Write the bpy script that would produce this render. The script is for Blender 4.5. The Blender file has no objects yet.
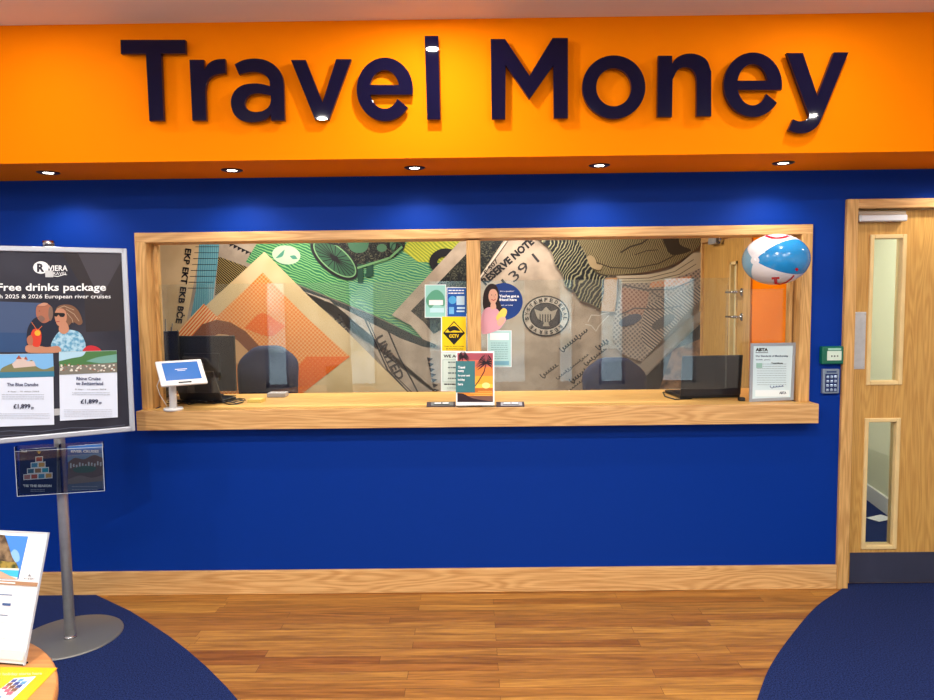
import bpy, bmesh, math, random
from math import sin, cos, pi, radians, sqrt
from mathutils import Vector, Matrix
random.seed(7)
scene = bpy.context.scene
COL = scene.collection

# ------------------------------------------------------------------ camera
W_, H_, F_ = 934.0, 700.0, 701.0
PITCH, ROLL, YAW, EYE = 0.0735175, 0.01202423, 0.00642947, 1.6027947
cf = Vector((-sin(YAW)*cos(PITCH), cos(YAW)*cos(PITCH), -sin(PITCH)))
r0 = Vector((cos(YAW), sin(YAW), 0)); u0 = r0.cross(cf)
cr = r0*cos(ROLL)-u0*sin(ROLL); cu = u0*cos(ROLL)+r0*sin(ROLL)
O = Vector((0, 0, EYE))
cam_d = bpy.data.cameras.new('camera'); cam = bpy.data.objects.new('camera', cam_d); COL.objects.link(cam)
M = Matrix((( cr.x, cu.x, -cf.x, 0), (cr.y, cu.y, -cf.y, 0), (cr.z, cu.z, -cf.z, EYE), (0, 0, 0, 1)))
cam.matrix_world = M
cam_d.sensor_width = 36.0; cam_d.lens = 36.0*F_/W_; cam_d.clip_start = 0.05
scene.camera = cam
def ray(px, py): return cr*((px-467)/F_)-cu*((py-350)/F_)+cf
def onP(px, py, p0, n):
    d = ray(px, py); return O+d*((Vector(p0)-O).dot(n)/d.dot(n))
def onY(px, py, Y): return onP(px, py, (0, Y, 0), Vector((0, 1, 0)))
def onX(px, py, X): return onP(px, py, (X, 0, 0), Vector((1, 0, 0)))
def onZ(px, py, Z): return onP(px, py, (0, 0, Z), Vector((0, 0, 1)))

# ------------------------------------------------------------------ materials
def s2l(c):
    return tuple(((v/255)/12.92 if v/255 <= .04045 else ((v/255+.055)/1.055)**2.4) for v in c)+(1,)
MATS = {}
def base_mat(name):
    m = bpy.data.materials.new(name); m.use_nodes = True
    nt = m.node_tree; b = nt.nodes['Principled BSDF']; return m, nt, b
def mat(name, col, rough=.5, metal=0, spec=.5, coat=0, trans=0, emit=None, es=0, bump=0, bscale=60, vary=0.0):
    if name in MATS: return MATS[name]
    m, nt, b = base_mat(name); N = nt.nodes; L = nt.links
    c = s2l(col); b.inputs['Base Color'].default_value = c
    b.inputs['Roughness'].default_value = rough; b.inputs['Metallic'].default_value = metal
    b.inputs['Specular IOR Level'].default_value = spec; b.inputs['Coat Weight'].default_value = coat
    b.inputs['Transmission Weight'].default_value = trans
    if emit: b.inputs['Emission Color'].default_value = s2l(emit); b.inputs['Emission Strength'].default_value = es
    if vary or bump:
        tc = N.new('ShaderNodeTexCoord'); nz = N.new('ShaderNodeTexNoise'); nz.inputs['Scale'].default_value = bscale
        nz.inputs['Detail'].default_value = 4
        L.new(tc.outputs['Object'], nz.inputs['Vector'])
        if vary:
            r = N.new('ShaderNodeValToRGB'); r.color_ramp.elements[0].position = .3; r.color_ramp.elements[1].position = .7
            r.color_ramp.elements[0].color = tuple(v*(1-vary) for v in c[:3])+(1,)
            r.color_ramp.elements[1].color = tuple(min(1, v*(1+vary)) for v in c[:3])+(1,)
            L.new(nz.outputs['Fac'], r.inputs['Fac']); L.new(r.outputs['Color'], b.inputs['Base Color'])
        if bump:
            bp = N.new('ShaderNodeBump'); bp.inputs['Strength'].default_value = bump; bp.inputs['Distance'].default_value = .002
            L.new(nz.outputs['Fac'], bp.inputs['Height']); L.new(bp.outputs['Normal'], b.inputs['Normal'])
    MATS[name] = m; return m
def oak(name, axis, c1, c2, rough=.42, ring=1.0):
    """oak boards: grain running along the axis (0 x, 1 y, 2 z)"""
    m, nt, b = base_mat(name); N = nt.nodes; L = nt.links
    tc = N.new('ShaderNodeTexCoord'); mp = N.new('ShaderNodeMapping')
    sc = [1, 1, 1]; sc[axis] = .09
    mp.inputs['Scale'].default_value = sc; L.new(tc.outputs['Object'], mp.inputs['Vector'])
    n1 = N.new('ShaderNodeTexNoise'); n1.inputs['Scale'].default_value = 7*ring; n1.inputs['Detail'].default_value = 2; n1.inputs['Distortion'].default_value = .3
    L.new(mp.outputs['Vector'], n1.inputs['Vector'])
    mu = N.new('ShaderNodeMath'); mu.operation = 'MULTIPLY'; mu.inputs[1].default_value = 130; L.new(n1.outputs['Fac'], mu.inputs[0])
    sn = N.new('ShaderNodeMath'); sn.operation = 'SINE'; L.new(mu.outputs[0], sn.inputs[0])
    ma = N.new('ShaderNodeMapRange'); ma.inputs['From Min'].default_value = -1; L.new(sn.outputs[0], ma.inputs['Value'])
    n2 = N.new('ShaderNodeTexNoise'); n2.inputs['Scale'].default_value = 160; n2.inputs['Detail'].default_value = 3
    mp2 = N.new('ShaderNodeMapping'); sc2 = [1, 1, 1]; sc2[axis] = .04; mp2.inputs['Scale'].default_value = sc2
    L.new(tc.outputs['Object'], mp2.inputs['Vector']); L.new(mp2.outputs['Vector'], n2.inputs['Vector'])
    ad = N.new('ShaderNodeMath'); ad.operation = 'MULTIPLY_ADD'; ad.inputs[1].default_value = .26; L.new(ma.outputs[0], ad.inputs[0]); 
    m3 = N.new('ShaderNodeMath'); m3.operation = 'MULTIPLY'; m3.inputs[1].default_value = .8; L.new(n2.outputs['Fac'], m3.inputs[0]); L.new(m3.outputs[0], ad.inputs[2])
    r = N.new('ShaderNodeValToRGB'); r.color_ramp.elements[0].position = .15; r.color_ramp.elements[1].position = .75
    r.color_ramp.elements[0].color = s2l(c1); r.color_ramp.elements[1].color = s2l(c2)
    L.new(ad.outputs[0], r.inputs['Fac']); L.new(r.outputs['Color'], b.inputs['Base Color'])
    b.inputs['Roughness'].default_value = rough
    bp = N.new('ShaderNodeBump'); bp.inputs['Strength'].default_value = .15; bp.inputs['Distance'].default_value = .001
    L.new(n2.outputs['Fac'], bp.inputs['Height']); L.new(bp.outputs['Normal'], b.inputs['Normal'])
    MATS[name] = m; return m
def planks():
    m, nt, b = base_mat('floor_planks'); N = nt.nodes; L = nt.links
    tc = N.new('ShaderNodeTexCoord')
    br = N.new('ShaderNodeTexBrick'); br.inputs['Scale'].default_value = 1
    br.inputs['Brick Width'].default_value = 1.05; br.inputs['Row Height'].default_value = .0655
    br.inputs['Mortar Size'].default_value = .0009; br.inputs['Mortar Smooth'].default_value = .1; br.inputs['Bias'].default_value = 0
    br.offset = .37; br.squash = 1.35; br.squash_frequency = 3
    br.inputs['Color1'].default_value = s2l((158, 100, 40)); br.inputs['Color2'].default_value = s2l((198, 144, 66)); br.inputs['Mortar'].default_value = s2l((104, 62, 24))
    L.new(tc.outputs['Object'], br.inputs['Vector'])
    mp = N.new('ShaderNodeMapping'); mp.inputs['Scale'].default_value = (.07, 1, 1); L.new(tc.outputs['Object'], mp.inputs['Vector'])
    # shift grain from board to board
    sx = N.new('ShaderNodeVectorMath'); sx.operation = 'MULTIPLY_ADD'; sx.inputs[1].default_value = (9, 5, 3)
    L.new(br.outputs['Color'], sx.inputs[0]); L.new(mp.outputs['Vector'], sx.inputs[2])
    n1 = N.new('ShaderNodeTexNoise'); n1.inputs['Scale'].default_value = 26; n1.inputs['Detail'].default_value = 5; n1.inputs['Distortion'].default_value = 1.2
    L.new(sx.outputs['Vector'], n1.inputs['Vector'])
    n3 = N.new('ShaderNodeTexNoise'); n3.inputs['Scale'].default_value = 110; n3.inputs['Detail'].default_value = 3; L.new(mp.outputs['Vector'], n3.inputs['Vector'])
    r = N.new('ShaderNodeValToRGB'); r.color_ramp.elements[0].position = .32; r.color_ramp.elements[1].position = .7
    r.color_ramp.elements[0].color = (.56, .50, .42, 1); r.color_ramp.elements[1].color = (1.12, 1.1, 1.05, 1)
    L.new(n1.outputs['Fac'], r.inputs['Fac'])
    r3 = N.new('ShaderNodeValToRGB'); r3.color_ramp.elements[0].position = .3; r3.color_ramp.elements[1].position = .6
    r3.color_ramp.elements[0].color = (.72, .7, .68, 1); r3.color_ramp.elements[1].color = (1, 1, 1, 1); L.new(n3.outputs['Fac'], r3.inputs['Fac'])
    mx = N.new('ShaderNodeMix'); mx.data_type = 'RGBA'; mx.blend_type = 'MULTIPLY'; mx.inputs['Factor'].default_value = 1
    L.new(br.outputs['Color'], mx.inputs[6]); L.new(r.outputs['Color'], mx.inputs[7])
    mx2 = N.new('ShaderNodeMix'); mx2.data_type = 'RGBA'; mx2.blend_type = 'MULTIPLY'; mx2.inputs['Factor'].default_value = 1
    L.new(mx.outputs[2], mx2.inputs[6]); L.new(r3.outputs['Color'], mx2.inputs[7])
    L.new(mx2.outputs[2], b.inputs['Base Color']); b.inputs['Roughness'].default_value = .36
    bp = N.new('ShaderNodeBump'); bp.inputs['Strength'].default_value = .2; bp.inputs['Distance'].default_value = .001
    L.new(br.outputs['Fac'], bp.inputs['Height']); bp.invert = True; L.new(bp.outputs['Normal'], b.inputs['Normal'])
    return m
def pattern(name, c1, c2, kind='wave', scale=60, rot=0, dist=0, detail=1, pos=(.4, .6), stretch=(1, 1, 1), c3=None):
    """printed line or dot patterns on the mural and other prints"""
    if name in MATS: return MATS[name]
    m, nt, b = base_mat(name); N = nt.nodes; L = nt.links
    tc = N.new('ShaderNodeTexCoord'); mp = N.new('ShaderNodeMapping')
    mp.inputs['Rotation'].default_value = (0, rot, 0); mp.inputs['Scale'].default_value = stretch
    L.new(tc.outputs['Object'], mp.inputs['Vector'])
    if kind == 'wave':
        t = N.new('ShaderNodeTexWave'); t.wave_type = 'BANDS'; t.bands_direction = 'X'
        t.inputs['Scale'].default_value = scale; t.inputs['Distortion'].default_value = dist; t.inputs['Detail'].default_value = detail
        t.inputs['Detail Scale'].default_value = .35; out = t.outputs['Fac']
    elif kind == 'dots':
        t = N.new('ShaderNodeTexVoronoi'); t.inputs['Scale'].default_value = scale; t.inputs['Randomness'].default_value = dist; out = t.outputs['Distance']
    else:
        t = N.new('ShaderNodeTexNoise'); t.inputs['Scale'].default_value = scale; t.inputs['Detail'].default_value = detail; t.inputs['Distortion'].default_value = dist; out = t.outputs['Fac']
    L.new(mp.outputs['Vector'], t.inputs['Vector'])
    r = N.new('ShaderNodeValToRGB'); r.color_ramp.elements[0].position = pos[0]; r.color_ramp.elements[1].position = pos[1]
    r.color_ramp.elements[0].color = s2l(c1); r.color_ramp.elements[1].color = s2l(c2)
    if c3:
        e = r.color_ramp.elements.new((pos[0]+pos[1])/2); e.color = s2l(c3)
    L.new(out, r.inputs['Fac']); L.new(r.outputs['Color'], b.inputs['Base Color']); b.inputs['Roughness'].default_value = .6
    b.inputs['Specular IOR Level'].default_value = .25
    MATS[name] = m; return m
def glassmat(name, tint=(250, 253, 252), rough=0.0):
    m, nt, b = base_mat(name); N = nt.nodes; L = nt.links
    out = N['Material Output']; N.remove(b)
    tr = N.new('ShaderNodeBsdfTransparent'); tr.inputs['Color'].default_value = s2l(tint)
    gl = N.new('ShaderNodeBsdfGlossy'); gl.inputs['Roughness'].default_value = rough
    fr = N.new('ShaderNodeFresnel'); fr.inputs['IOR'].default_value = 1.62
    mx = N.new('ShaderNodeMixShader'); L.new(fr.outputs[0], mx.inputs[0]); L.new(tr.outputs[0], mx.inputs[1]); L.new(gl.outputs[0], mx.inputs[2])
    L.new(mx.outputs[0], out.inputs['Surface']); MATS[name] = m; return m

BLUE = mat('wall_blue', (0, 48, 142), .6, bump=.05, bscale=220, spec=.12)
ORANGE = mat('paint_orange', (255, 134, 0), .7, spec=.04, bump=.04, bscale=200)
WHITE = mat('paint_white', (225, 222, 215), .7)
CREAM = mat('paint_cream', (205, 175, 130), .7)
CEIL = mat('ceiling_paint', (236, 228, 218), .8)
OAKX = oak('oak_horizontal', 0, (178, 124, 66), (224, 178, 118))
OAKZ = oak('oak_vertical', 2, (172, 122, 62), (222, 174, 108))
OAKC = oak('oak_counter', 0, (200, 148, 78), (228, 184, 108), .35, .6)
OAKD = oak('oak_door', 2, (176, 124, 56), (210, 162, 86), .4)
OAKY = oak('oak_deep', 1, (176, 118, 62), (226, 178, 116))
BEECH = mat('pale_bead', (226, 196, 138), .45, vary=.06, bscale=12)
PLANK = planks()
CARPET = mat('carpet_blue', (30, 43, 88), .95, spec=.1, bump=1.0, bscale=170, vary=.75)
NAVY = mat('letter_navy', (17, 14, 44), .03, spec=.22)
GLASS = glassmat('clear_glass'); ACRYL = glassmat('clear_acrylic', (240, 244, 246))
CHROME = mat('chrome', (200, 200, 205), .15, 1); STEEL = mat('brushed_steel', (196, 196, 198), .4, .55, vary=.08, bscale=30)
ALU = mat('aluminium_frame', (205, 208, 214), .35, .6)
BASEM = mat('stand_base_grey', (128, 128, 124), .4, .5)
PWHITE = mat('plastic_white', (232, 232, 232), .35); PBLACK = mat('plastic_black', (14, 16, 22), .4)
PDARK = mat('plastic_dark', (28, 34, 48), .35); CHAIRB = mat('chair_blue', (12, 24, 62), .75, vary=.15, bscale=90, bump=.3)
GREYP = mat('grey_plastic', (130, 134, 140), .45); KICK = mat('kickplate_grey', (62, 64, 84), .45, .3, vary=.1, bscale=8)
def flatc(r, g, b, rough=.5): return mat('print_%d_%d_%d' % (r, g, b), (r, g, b), rough, spec=.3)
INK = flatc(20, 18, 22); PAPER = flatc(240, 242, 244)

# ------------------------------------------------------------------ builders
def newbm(): return bmesh.new()
def box(bm, x0, x1, y0, y1, z0, z1, mi=0, bev=0, seg=1):
    r = bmesh.ops.create_cube(bm, size=1)
    vs = r['verts']
    for v in vs:
        v.co = Vector((x0+(v.co.x+.5)*(x1-x0), y0+(v.co.y+.5)*(y1-y0), z0+(v.co.z+.5)*(z1-z0)))
    fs = set(f for v in vs for f in v.link_faces)
    for f in fs: f.material_index = mi
    if bev:
        es = list(set(e for v in vs for e in v.link_edges))
        bmesh.ops.bevel(bm, geom=es, offset=bev, segments=seg, affect='EDGES', profile=.5, material=-1)
    return vs
def obox(bm, c, ax, ay, az, sx, sy, sz, mi=0, bev=0, seg=2):
    """box about centre c along unit axes ax ay az with full sizes"""
    t = newbm(); box(t, -sx/2, sx/2, -sy/2, sy/2, -sz/2, sz/2, mi, bev, seg)
    Mx = Matrix((ax, ay, az)).transposed()
    merge(bm, t, lambda p: Vector(c)+Mx@p)
def merge(bm, t, fn=None):
    mp = {}
    for v in t.verts: mp[v] = bm.verts.new(fn(v.co) if fn else v.co)
    for f in t.faces:
        try: nf = bm.faces.new([mp[v] for v in f.verts]); nf.material_index = f.material_index; nf.smooth = f.smooth
        except ValueError: pass
    t.free()
def cyl(bm, p0, p1, ra, rb=None, seg=24, mi=0, smooth=True, cap=True):
    rb = ra if rb is None else rb
    p0, p1 = Vector(p0), Vector(p1); d = (p1-p0).normalized()
    a = d.orthogonal().normalized(); b = d.cross(a)
    c0 = [bm.verts.new(p0+(a*cos(2*pi*i/seg)+b*sin(2*pi*i/seg))*ra) for i in range(seg)]
    c1 = [bm.verts.new(p1+(a*cos(2*pi*i/seg)+b*sin(2*pi*i/seg))*rb) for i in range(seg)]
    for i in range(seg):
        f = bm.faces.new((c0[i], c0[(i+1) % seg], c1[(i+1) % seg], c1[i])); f.smooth = smooth; f.material_index = mi
    if cap:
        for f in (bm.faces.new(c0[::-1]), bm.faces.new(c1)): f.material_index = mi
def tube(bm, pts, r, seg=8, mi=0):
    pts = [Vector(p) for p in pts]; rings = []; a = None
    for i, p in enumerate(pts):
        d = (pts[min(i+1, len(pts)-1)]-pts[max(i-1, 0)]).normalized()
        if a is None: a = d.orthogonal().normalized()
        else: a = (a-d*a.dot(d)).normalized()
        b = d.cross(a)
        rings.append([bm.verts.new(p+(a*cos(2*pi*k/seg)+b*sin(2*pi*k/seg))*r) for k in range(seg)])
    for q, w in zip(rings, rings[1:]):
        for k in range(seg):
            f = bm.faces.new((q[k], q[(k+1) % seg], w[(k+1) % seg], w[k])); f.smooth = True; f.material_index = mi
    bm.faces.new(rings[0][::-1]).material_index = mi; bm.faces.new(rings[-1]).material_index = mi
def lathe(bm, c, prof, seg=40, mi=0, smooth=True):
    """profile of (radius, z) about the vertical through c"""
    c = Vector(c); rings = []
    for r, z in prof:
        if r < 1e-6: rings.append([bm.verts.new(c+Vector((0, 0, z)))])
        else: rings.append([bm.verts.new(c+Vector((r*cos(2*pi*i/seg), r*sin(2*pi*i/seg), z))) for i in range(seg)])
    for a, b in zip(rings, rings[1:]):
        for i in range(seg):
            j = (i+1) % seg
            if len(a) == 1 and len(b) == 1: continue
            if len(a) == 1: f = bm.faces.new((a[0], b[i], b[j]))
            elif len(b) == 1: f = bm.faces.new((a[i], a[j], b[0]))
            else: f = bm.faces.new((a[i], a[j], b[j], b[i]))
            f.smooth = smooth; f.material_index = mi
def prism(bm, pts, ext, mi=0):
    pts = [Vector(p) for p in pts]; ext = Vector(ext)
    a = [bm.verts.new(p) for p in pts]; b = [bm.verts.new(p+ext) for p in pts]; n = len(a)
    for f in (bm.faces.new(a), bm.faces.new(b[::-1])): f.material_index = mi
    for i in range(n):
        bm.faces.new((a[i], b[i], b[(i+1) % n], a[(i+1) % n])).material_index = mi
def finish(name, bm, mats, parent=None, loc=None, recalc=True):
    if recalc: bmesh.ops.recalc_face_normals(bm, faces=bm.faces)
    if parent is not None:
        p = parent; org = Vector((0, 0, 0))
        while p is not None: org += p.location; p = p.parent
    else: org = None
    xs = [v.co.x for v in bm.verts]; ys = [v.co.y for v in bm.verts]; zs = [v.co.z for v in bm.verts]
    me = bpy.data.meshes.new(name)
    if loc is None: loc = Vector(((min(xs)+max(xs))/2, (min(ys)+max(ys))/2, min(zs)))
    loc = Vector(loc)
    for v in bm.verts: v.co -= loc
    bm.to_mesh(me); bm.free()
    for m in (mats if isinstance(mats, (list, tuple)) else [mats]): me.materials.append(m)
    o = bpy.data.objects.new(name, me); COL.objects.link(o)
    if parent is not None: o.parent = parent; o.location = loc-org
    else: o.location = loc
    return o
def tag(o, label=None, cat=None, group=None, kind=None):
    if label: o['label'] = label
    if cat: o['category'] = cat
    if group: o['group'] = group
    if kind: o['kind'] = kind
    return o
def struct(name, bm, mats, parent=None, label=None):
    o = finish(name, bm, mats, parent)
    if parent is None: o['kind'] = 'structure'
    if label: o['label'] = label
    return o
def thing(name, loc, label, cat, group=None):
    o = bpy.data.objects.new(name, None); COL.objects.link(o); o.location = loc; o.empty_display_size = .1
    return tag(o, label, cat, group)
def copy_tree(root, loc, label):
    c = root.copy(); COL.objects.link(c); c.location = loc; c['label'] = label
    for ch in list(root.children):
        d = ch.copy(); COL.objects.link(d); d.parent = c
        for g in list(ch.children):
            e = g.copy(); COL.objects.link(e); e.parent = d
    return c

# smooth contour: lists of points; an entry with a third value is a corner
def contour(pts, n=6):
    P = [Vector((p[0], p[1])) for p in pts]; C = [len(p) > 2 for p in pts]; N = len(P); out = []
    for i in range(N):
        j = (i+1) % N; a, b = P[i], P[j]
        pa = a if C[i] else P[i-1]; pb = b if C[j] else P[(j+1) % N]
        if C[i] and C[j]: out.append((a.x, a.y)); continue
        ta = (b-pa)*.5 if not C[i] else (b-a); tb = (pb-a)*.5 if not C[j] else (b-a)
        if C[i]: ta = (b-a)*1.0-tb*0.0
        for k in range(n):
            t = k/n; h1 = 2*t**3-3*t**2+1; h2 = -2*t**3+3*t**2; h3 = t**3-2*t**2+t; h4 = t**3-t**2
            q = a*h1+b*h2+ta*h3+tb*h4; out.append((q.x, q.y))
    return out
def ell(cx, cy, rx, ry=None, a0=0, a1=360, n=32, rot=0):
    ry = rx if ry is None else ry; r = radians(rot); o = []
    full = abs(a1-a0) >= 360; m = n if full else n+1
    for i in range(m):
        t = radians(a0+(a1-a0)*i/n); x, y = rx*cos(t), ry*sin(t)
        o.append((cx+x*cos(r)-y*sin(r), cy+x*sin(r)+y*cos(r)))
    return o
def rect(x0, y0, x1, y1): return [(x0, y0), (x1, y0), (x1, y1), (x0, y1)]
def stroke(pts, w):
    """thin ribbons along a polyline"""
    out = []
    for (x0, y0), (x1, y1) in zip(pts, pts[1:]):
        d = Vector((x1-x0, y1-y0)); 
        if d.length < 1e-6: continue
        d.normalize(); n = Vector((-d.y, d.x))*w/2; e = d*w*.2
        out.append([(x0-e.x+n.x, y0-e.y+n.y), (x1+e.x+n.x, y1+e.y+n.y), (x1+e.x-n.x, y1+e.y-n.y), (x0-e.x-n.x, y0-e.y-n.y)])
    return out
_glyphs = {}
def glyphs(s, bold):
    k = (s, bold)
    if k not in _glyphs:
        cu_ = bpy.data.curves.new('txt', 'FONT'); cu_.body = s; cu_.resolution_u = 2; cu_.offset = bold; cu_.fill_mode = 'FRONT'
        cu_.space_line = 1.05
        o = bpy.data.objects.new('txt', cu_); COL.objects.link(o)
        me = bpy.data.meshes.new_from_object(o)
        vs = [v.co.copy() for v in me.vertices]; fs = [tuple(p.vertices) for p in me.polygons]
        bpy.data.objects.remove(o); bpy.data.curves.remove(cu_); bpy.data.meshes.remove(me)
        _glyphs[k] = (vs, fs)
    return _glyphs[k]
class Art:
    """flat print: shapes in photo-measured coordinates laid on a real plane"""
    def __init__(self, p0, n, lay=.00035, mapper=None):
        self.bm = newbm(); self.mats = []; self.n = Vector(n).normalized()   # n points towards the viewer side
        self.p0 = Vector(p0); self.k = 0; self.lay = lay; self.mapper = mapper
    def mi(self, m):
        if m not in self.mats: self.mats.append(m)
        return self.mats.index(m)
    def pt(self, x, y, off):
        if self.mapper: return self.mapper(x, y)+self.n*off
        return onP(x, y, self.p0, self.n)+self.n*off
    def up(self): self.k += 1
    def poly(self, pts, m, same=False):
        if not same: self.k += 1
        off = self.k*self.lay; i = self.mi(m)
        vs = [self.bm.verts.new(self.pt(x, y, off)) for x, y in pts]
        try: self.bm.faces.new(vs).material_index = i
        except ValueError: pass
        return self
    def polys(self, L, m):
        self.k += 1
        for p in L: self.poly(p, m, True)
    def text(self, s, x0, y0, x1, y1, m, bold=0.0, rot=0):
        """fit text into the box x0..x1, y0..y1 (before turning by rot degrees about its centre)"""
        vs, fs = glyphs(s, bold)
        if not vs: return
        ax = min(v.x for v in vs); bx = max(v.x for v in vs); ay = min(v.y for v in vs); by = max(v.y for v in vs)
        cx, cy = (x0+x1)/2, (y0+y1)/2; r = radians(rot); off = (self.k+1)*self.lay; self.k += 1; i = self.mi(m); V = []
        for v in vs:
            x = x0+(v.x-ax)/(bx-ax)*(x1-x0)-cx; y = y1-(v.y-ay)/(by-ay)*(y1-y0)-cy
            V.append(self.bm.verts.new(self.pt(cx+x*cos(r)-y*sin(r), cy+x*sin(r)+y*cos(r), off)))
        for f in fs:
            try: self.bm.faces.new([V[q] for q in f]).material_index = i
            except ValueError: pass
    def lines(self, x0, x1, ys, m, w=.6, gap=True):
        L = []
        for y in ys:
            x = x0
            while x < x1:
                e = min(x1, x+random.uniform(1.2, 3.5)); L.append(rect(x, y-w/2, e, y+w/2)); x = e+.5
                if not gap: break
        self.polys(L, m)
    def build(self, name, parent=None, loc=None):
        return finish(name, self.bm, self.mats, parent, loc, recalc=False)

# ------------------------------------------------------------------ key planes
YW, YB, YR = 3.7424, 3.2834, 5.475            # shop wall face, bulkhead face, back room rear wall
ZS, ZC = 2.2495, 2.868                        # bulkhead underside, ceiling
WT = .13                                      # wall thickness
XL, XR, YF = -3.9, 4.1, -4.2
wx0, wx1, wz1 = -1.7727, 1.7995, 1.9690
ix0, ix1, iz1 = wx0+.057, wx1-.057, wz1-.051
CZ, CF, CB = 1.030, 3.642, 4.30               # counter top, front and rear
dxo = onY(845.6, 199.5, YW).x-.002; dzo = onY(900, 199, YW).z; dx0 = 2.032; dz1 = onY(856.2, 209, YW).z; dx1 = 2.99

# floor, ceilings, walls
bm = newbm(); box(bm, XL, XR, YF, YW+WT, -.1, 0); struct('floor', bm, PLANK)
bm = newbm(); box(bm, -3.4, XR, YW+WT, YR+.1, -.1, 0); o = struct('floor', bm, CARPET)
bm = newbm(); box(bm, XL, XR, YF, YB, ZC, ZC+.1); struct('ceiling', bm, CEIL)
bm = newbm(); box(bm, -3.5, XR, YW+WT, YR+.1, 2.45, 2.52); struct('ceiling', bm, WHITE)
bm = newbm()
box(bm, XL, ix0, YW, YW+WT, 0, ZC); box(bm, ix1, dx0-.03, YW, YW+WT, 0, ZC); box(bm, dx1+.03, XR, YW, YW+WT, 0, ZC)
box(bm, ix0, ix1, YW, YW+WT, 0, .93); box(bm, ix0, ix1, YW, YW+WT, iz1, ZC); box(bm, dx0-.03, dx1+.03, YW, YW+WT, dz1+.03, ZC)
struct('wall_back', bm, BLUE)
bm = newbm(); box(bm, XL-.1, XL, YF, YW+WT, 0, ZC); struct('wall_left', bm, WHITE)
bm = newbm(); box(bm, XR, XR+.1, YF, YR+.1, 0, ZC); struct('wall_right', bm, WHITE)
bm = newbm(); box(bm, XL, XR, YB, YW, ZS, ZC, 0, 0)
struct('wall_bulkhead', bm, ORANGE, label='orange bulkhead above the counter')
# shop front behind the viewer: piers and glazed openings to daylight
bm = newbm()
ops = [(-3.5, -3.1), (-2.1, -1.6), (-.75, .95), (1.45, 1.75), (2.15, 2.6), (3.2, 3.8)]
x = XL
for a, b in ops:
    box(bm, x, a, YF-.15, YF, 0, ZC); box(bm, a, b, YF-.15, YF, 2.35, ZC); box(bm, a, b, YF-.15, YF, 0, .12); x = b
box(bm, x, XR, YF-.15, YF, 0, ZC); struct('wall_front', bm, WHITE)
for k, (a, b) in enumerate(ops):
    fb = newbm()
    for (p, q) in ((a, a+.05), (b-.05, b)): box(fb, p, q, YF-.1, YF-.04, .12, 2.35)
    box(fb, a, b, YF-.1, YF-.04, 2.3, 2.35); box(fb, a, b, YF-.1, YF-.04, .12, .18)
    box(fb, a, b, YF-.1, YF-.04, 1.93, 1.98)
    if b-a > 1: box(fb, (a+b)/2-.03, (a+b)/2+.03, YF-.1, YF-.04, .12, 2.35)
    w = struct('window_%d' % (k+3), fb, ALU)
    gb = newbm(); box(gb, a+.05, b-.05, YF-.075, YF-.069, .18, 2.3); finish('pane', gb, GLASS, w)
bm = newbm(); box(bm, -9, 9, -16, YF-.15, -.12, 0); struct('ground', bm, mat('pavement', (150, 150, 148), .8, vary=.1, bscale=3))

bm = newbm(); box(bm, -9, 9, -15, -14, 0, 3.4); struct('wall_reflection_backdrop', bm, pattern('street_facade', (120, 130, 120), (225, 225, 215), 'noise', .8, detail=4))  # unseen facade, added to break up the daylight reflected in the glass
# carpets (two round-edged mats)
def arcpts(c, r, a0, a1, n=40): return [(c[0]+r*cos(radians(a0+(a1-a0)*i/n)), c[1]+r*sin(radians(a0+(a1-a0)*i/n))) for i in range(n+1)]
lp = [onZ(*p, 0) for p in ((93, 595), (130, 612), (170, 638), (200, 662), (237, 700))]
def circ3(a, b, c):
    d = 2*(a.x*(b.y-c.y)+b.x*(c.y-a.y)+c.x*(a.y-b.y)); A, B, C_ = a.x**2+a.y**2, b.x**2+b.y**2, c.x**2+c.y**2
    ux = (A*(b.y-c.y)+B*(c.y-a.y)+C_*(a.y-b.y))/d; uy = (A*(c.x-b.x)+B*(a.x-c.x)+C_*(b.x-a.x))/d
    return (ux, uy), sqrt((a.x-ux)**2+(a.y-uy)**2)
(lc, lr) = circ3(lp[0], lp[2], lp[4])
bm = newbm(); e = .0
pts = [p for p in arcpts(lc, lr, -90, 120, 90) if p[1] < YW-.003 and p[0] > XL and p[1] > -1.5]
pts = [p for p in pts if p[0] > lc[0]-.0]
pts = [p for p in pts if p[1] < lp[1].y]+[(lp[1].x, lp[1].y), (lp[0].x, YW-.003)]
poly = [(pts[0][0], pts[0][1])]+pts[1:]+[(pts[-1][0], YW-.003), (XL+.01, YW-.003), (XL+.01, pts[0][1])]
prism(bm, [(x, y, .0005) for x, y in poly], (0, 0, .006))
tag(finish('carpet', bm, CARPET), 'dark blue carpet with curved edge under the poster stand at left', 'carpet', 'dark blue floor carpets')
rp = [onZ(*p, 0) for p in ((845, 589), (816, 608), (791, 637), (770, 668), (757.5, 699))]
(rc, rr) = circ3(rp[0], rp[2], rp[4])
pts = [p for p in arcpts(rc, rr, 120, 300, 120) if p[1] < rp[4].y-.02 and p[1] > -1.5]
bm = newbm(); pts = [p for p in pts if p[0] < rc[0]]
yd = YW+.10
poly = [(dx0+.0, yd), (dx0+.0, YW-.028)]+[(x, y) for x, y in contour([(2.0, YW-.028, 1)]+[(p.x, p.y) for p in rp[1:4]]+[(rp[4].x, rp[4].y, 1)])[:-1]]+[p for p in pts]+[(XR-.01, pts[-1][1]), (XR-.01, YW-.028), (dx1, YW-.028), (dx1, yd)]
prism(bm, [(x, y, .0005) for x, y in poly], (0, 0, .006))
tag(finish('carpet', bm, CARPET), 'dark blue carpet with curved edge in front of the oak door at right', 'carpet', 'dark blue floor carpets')

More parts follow.
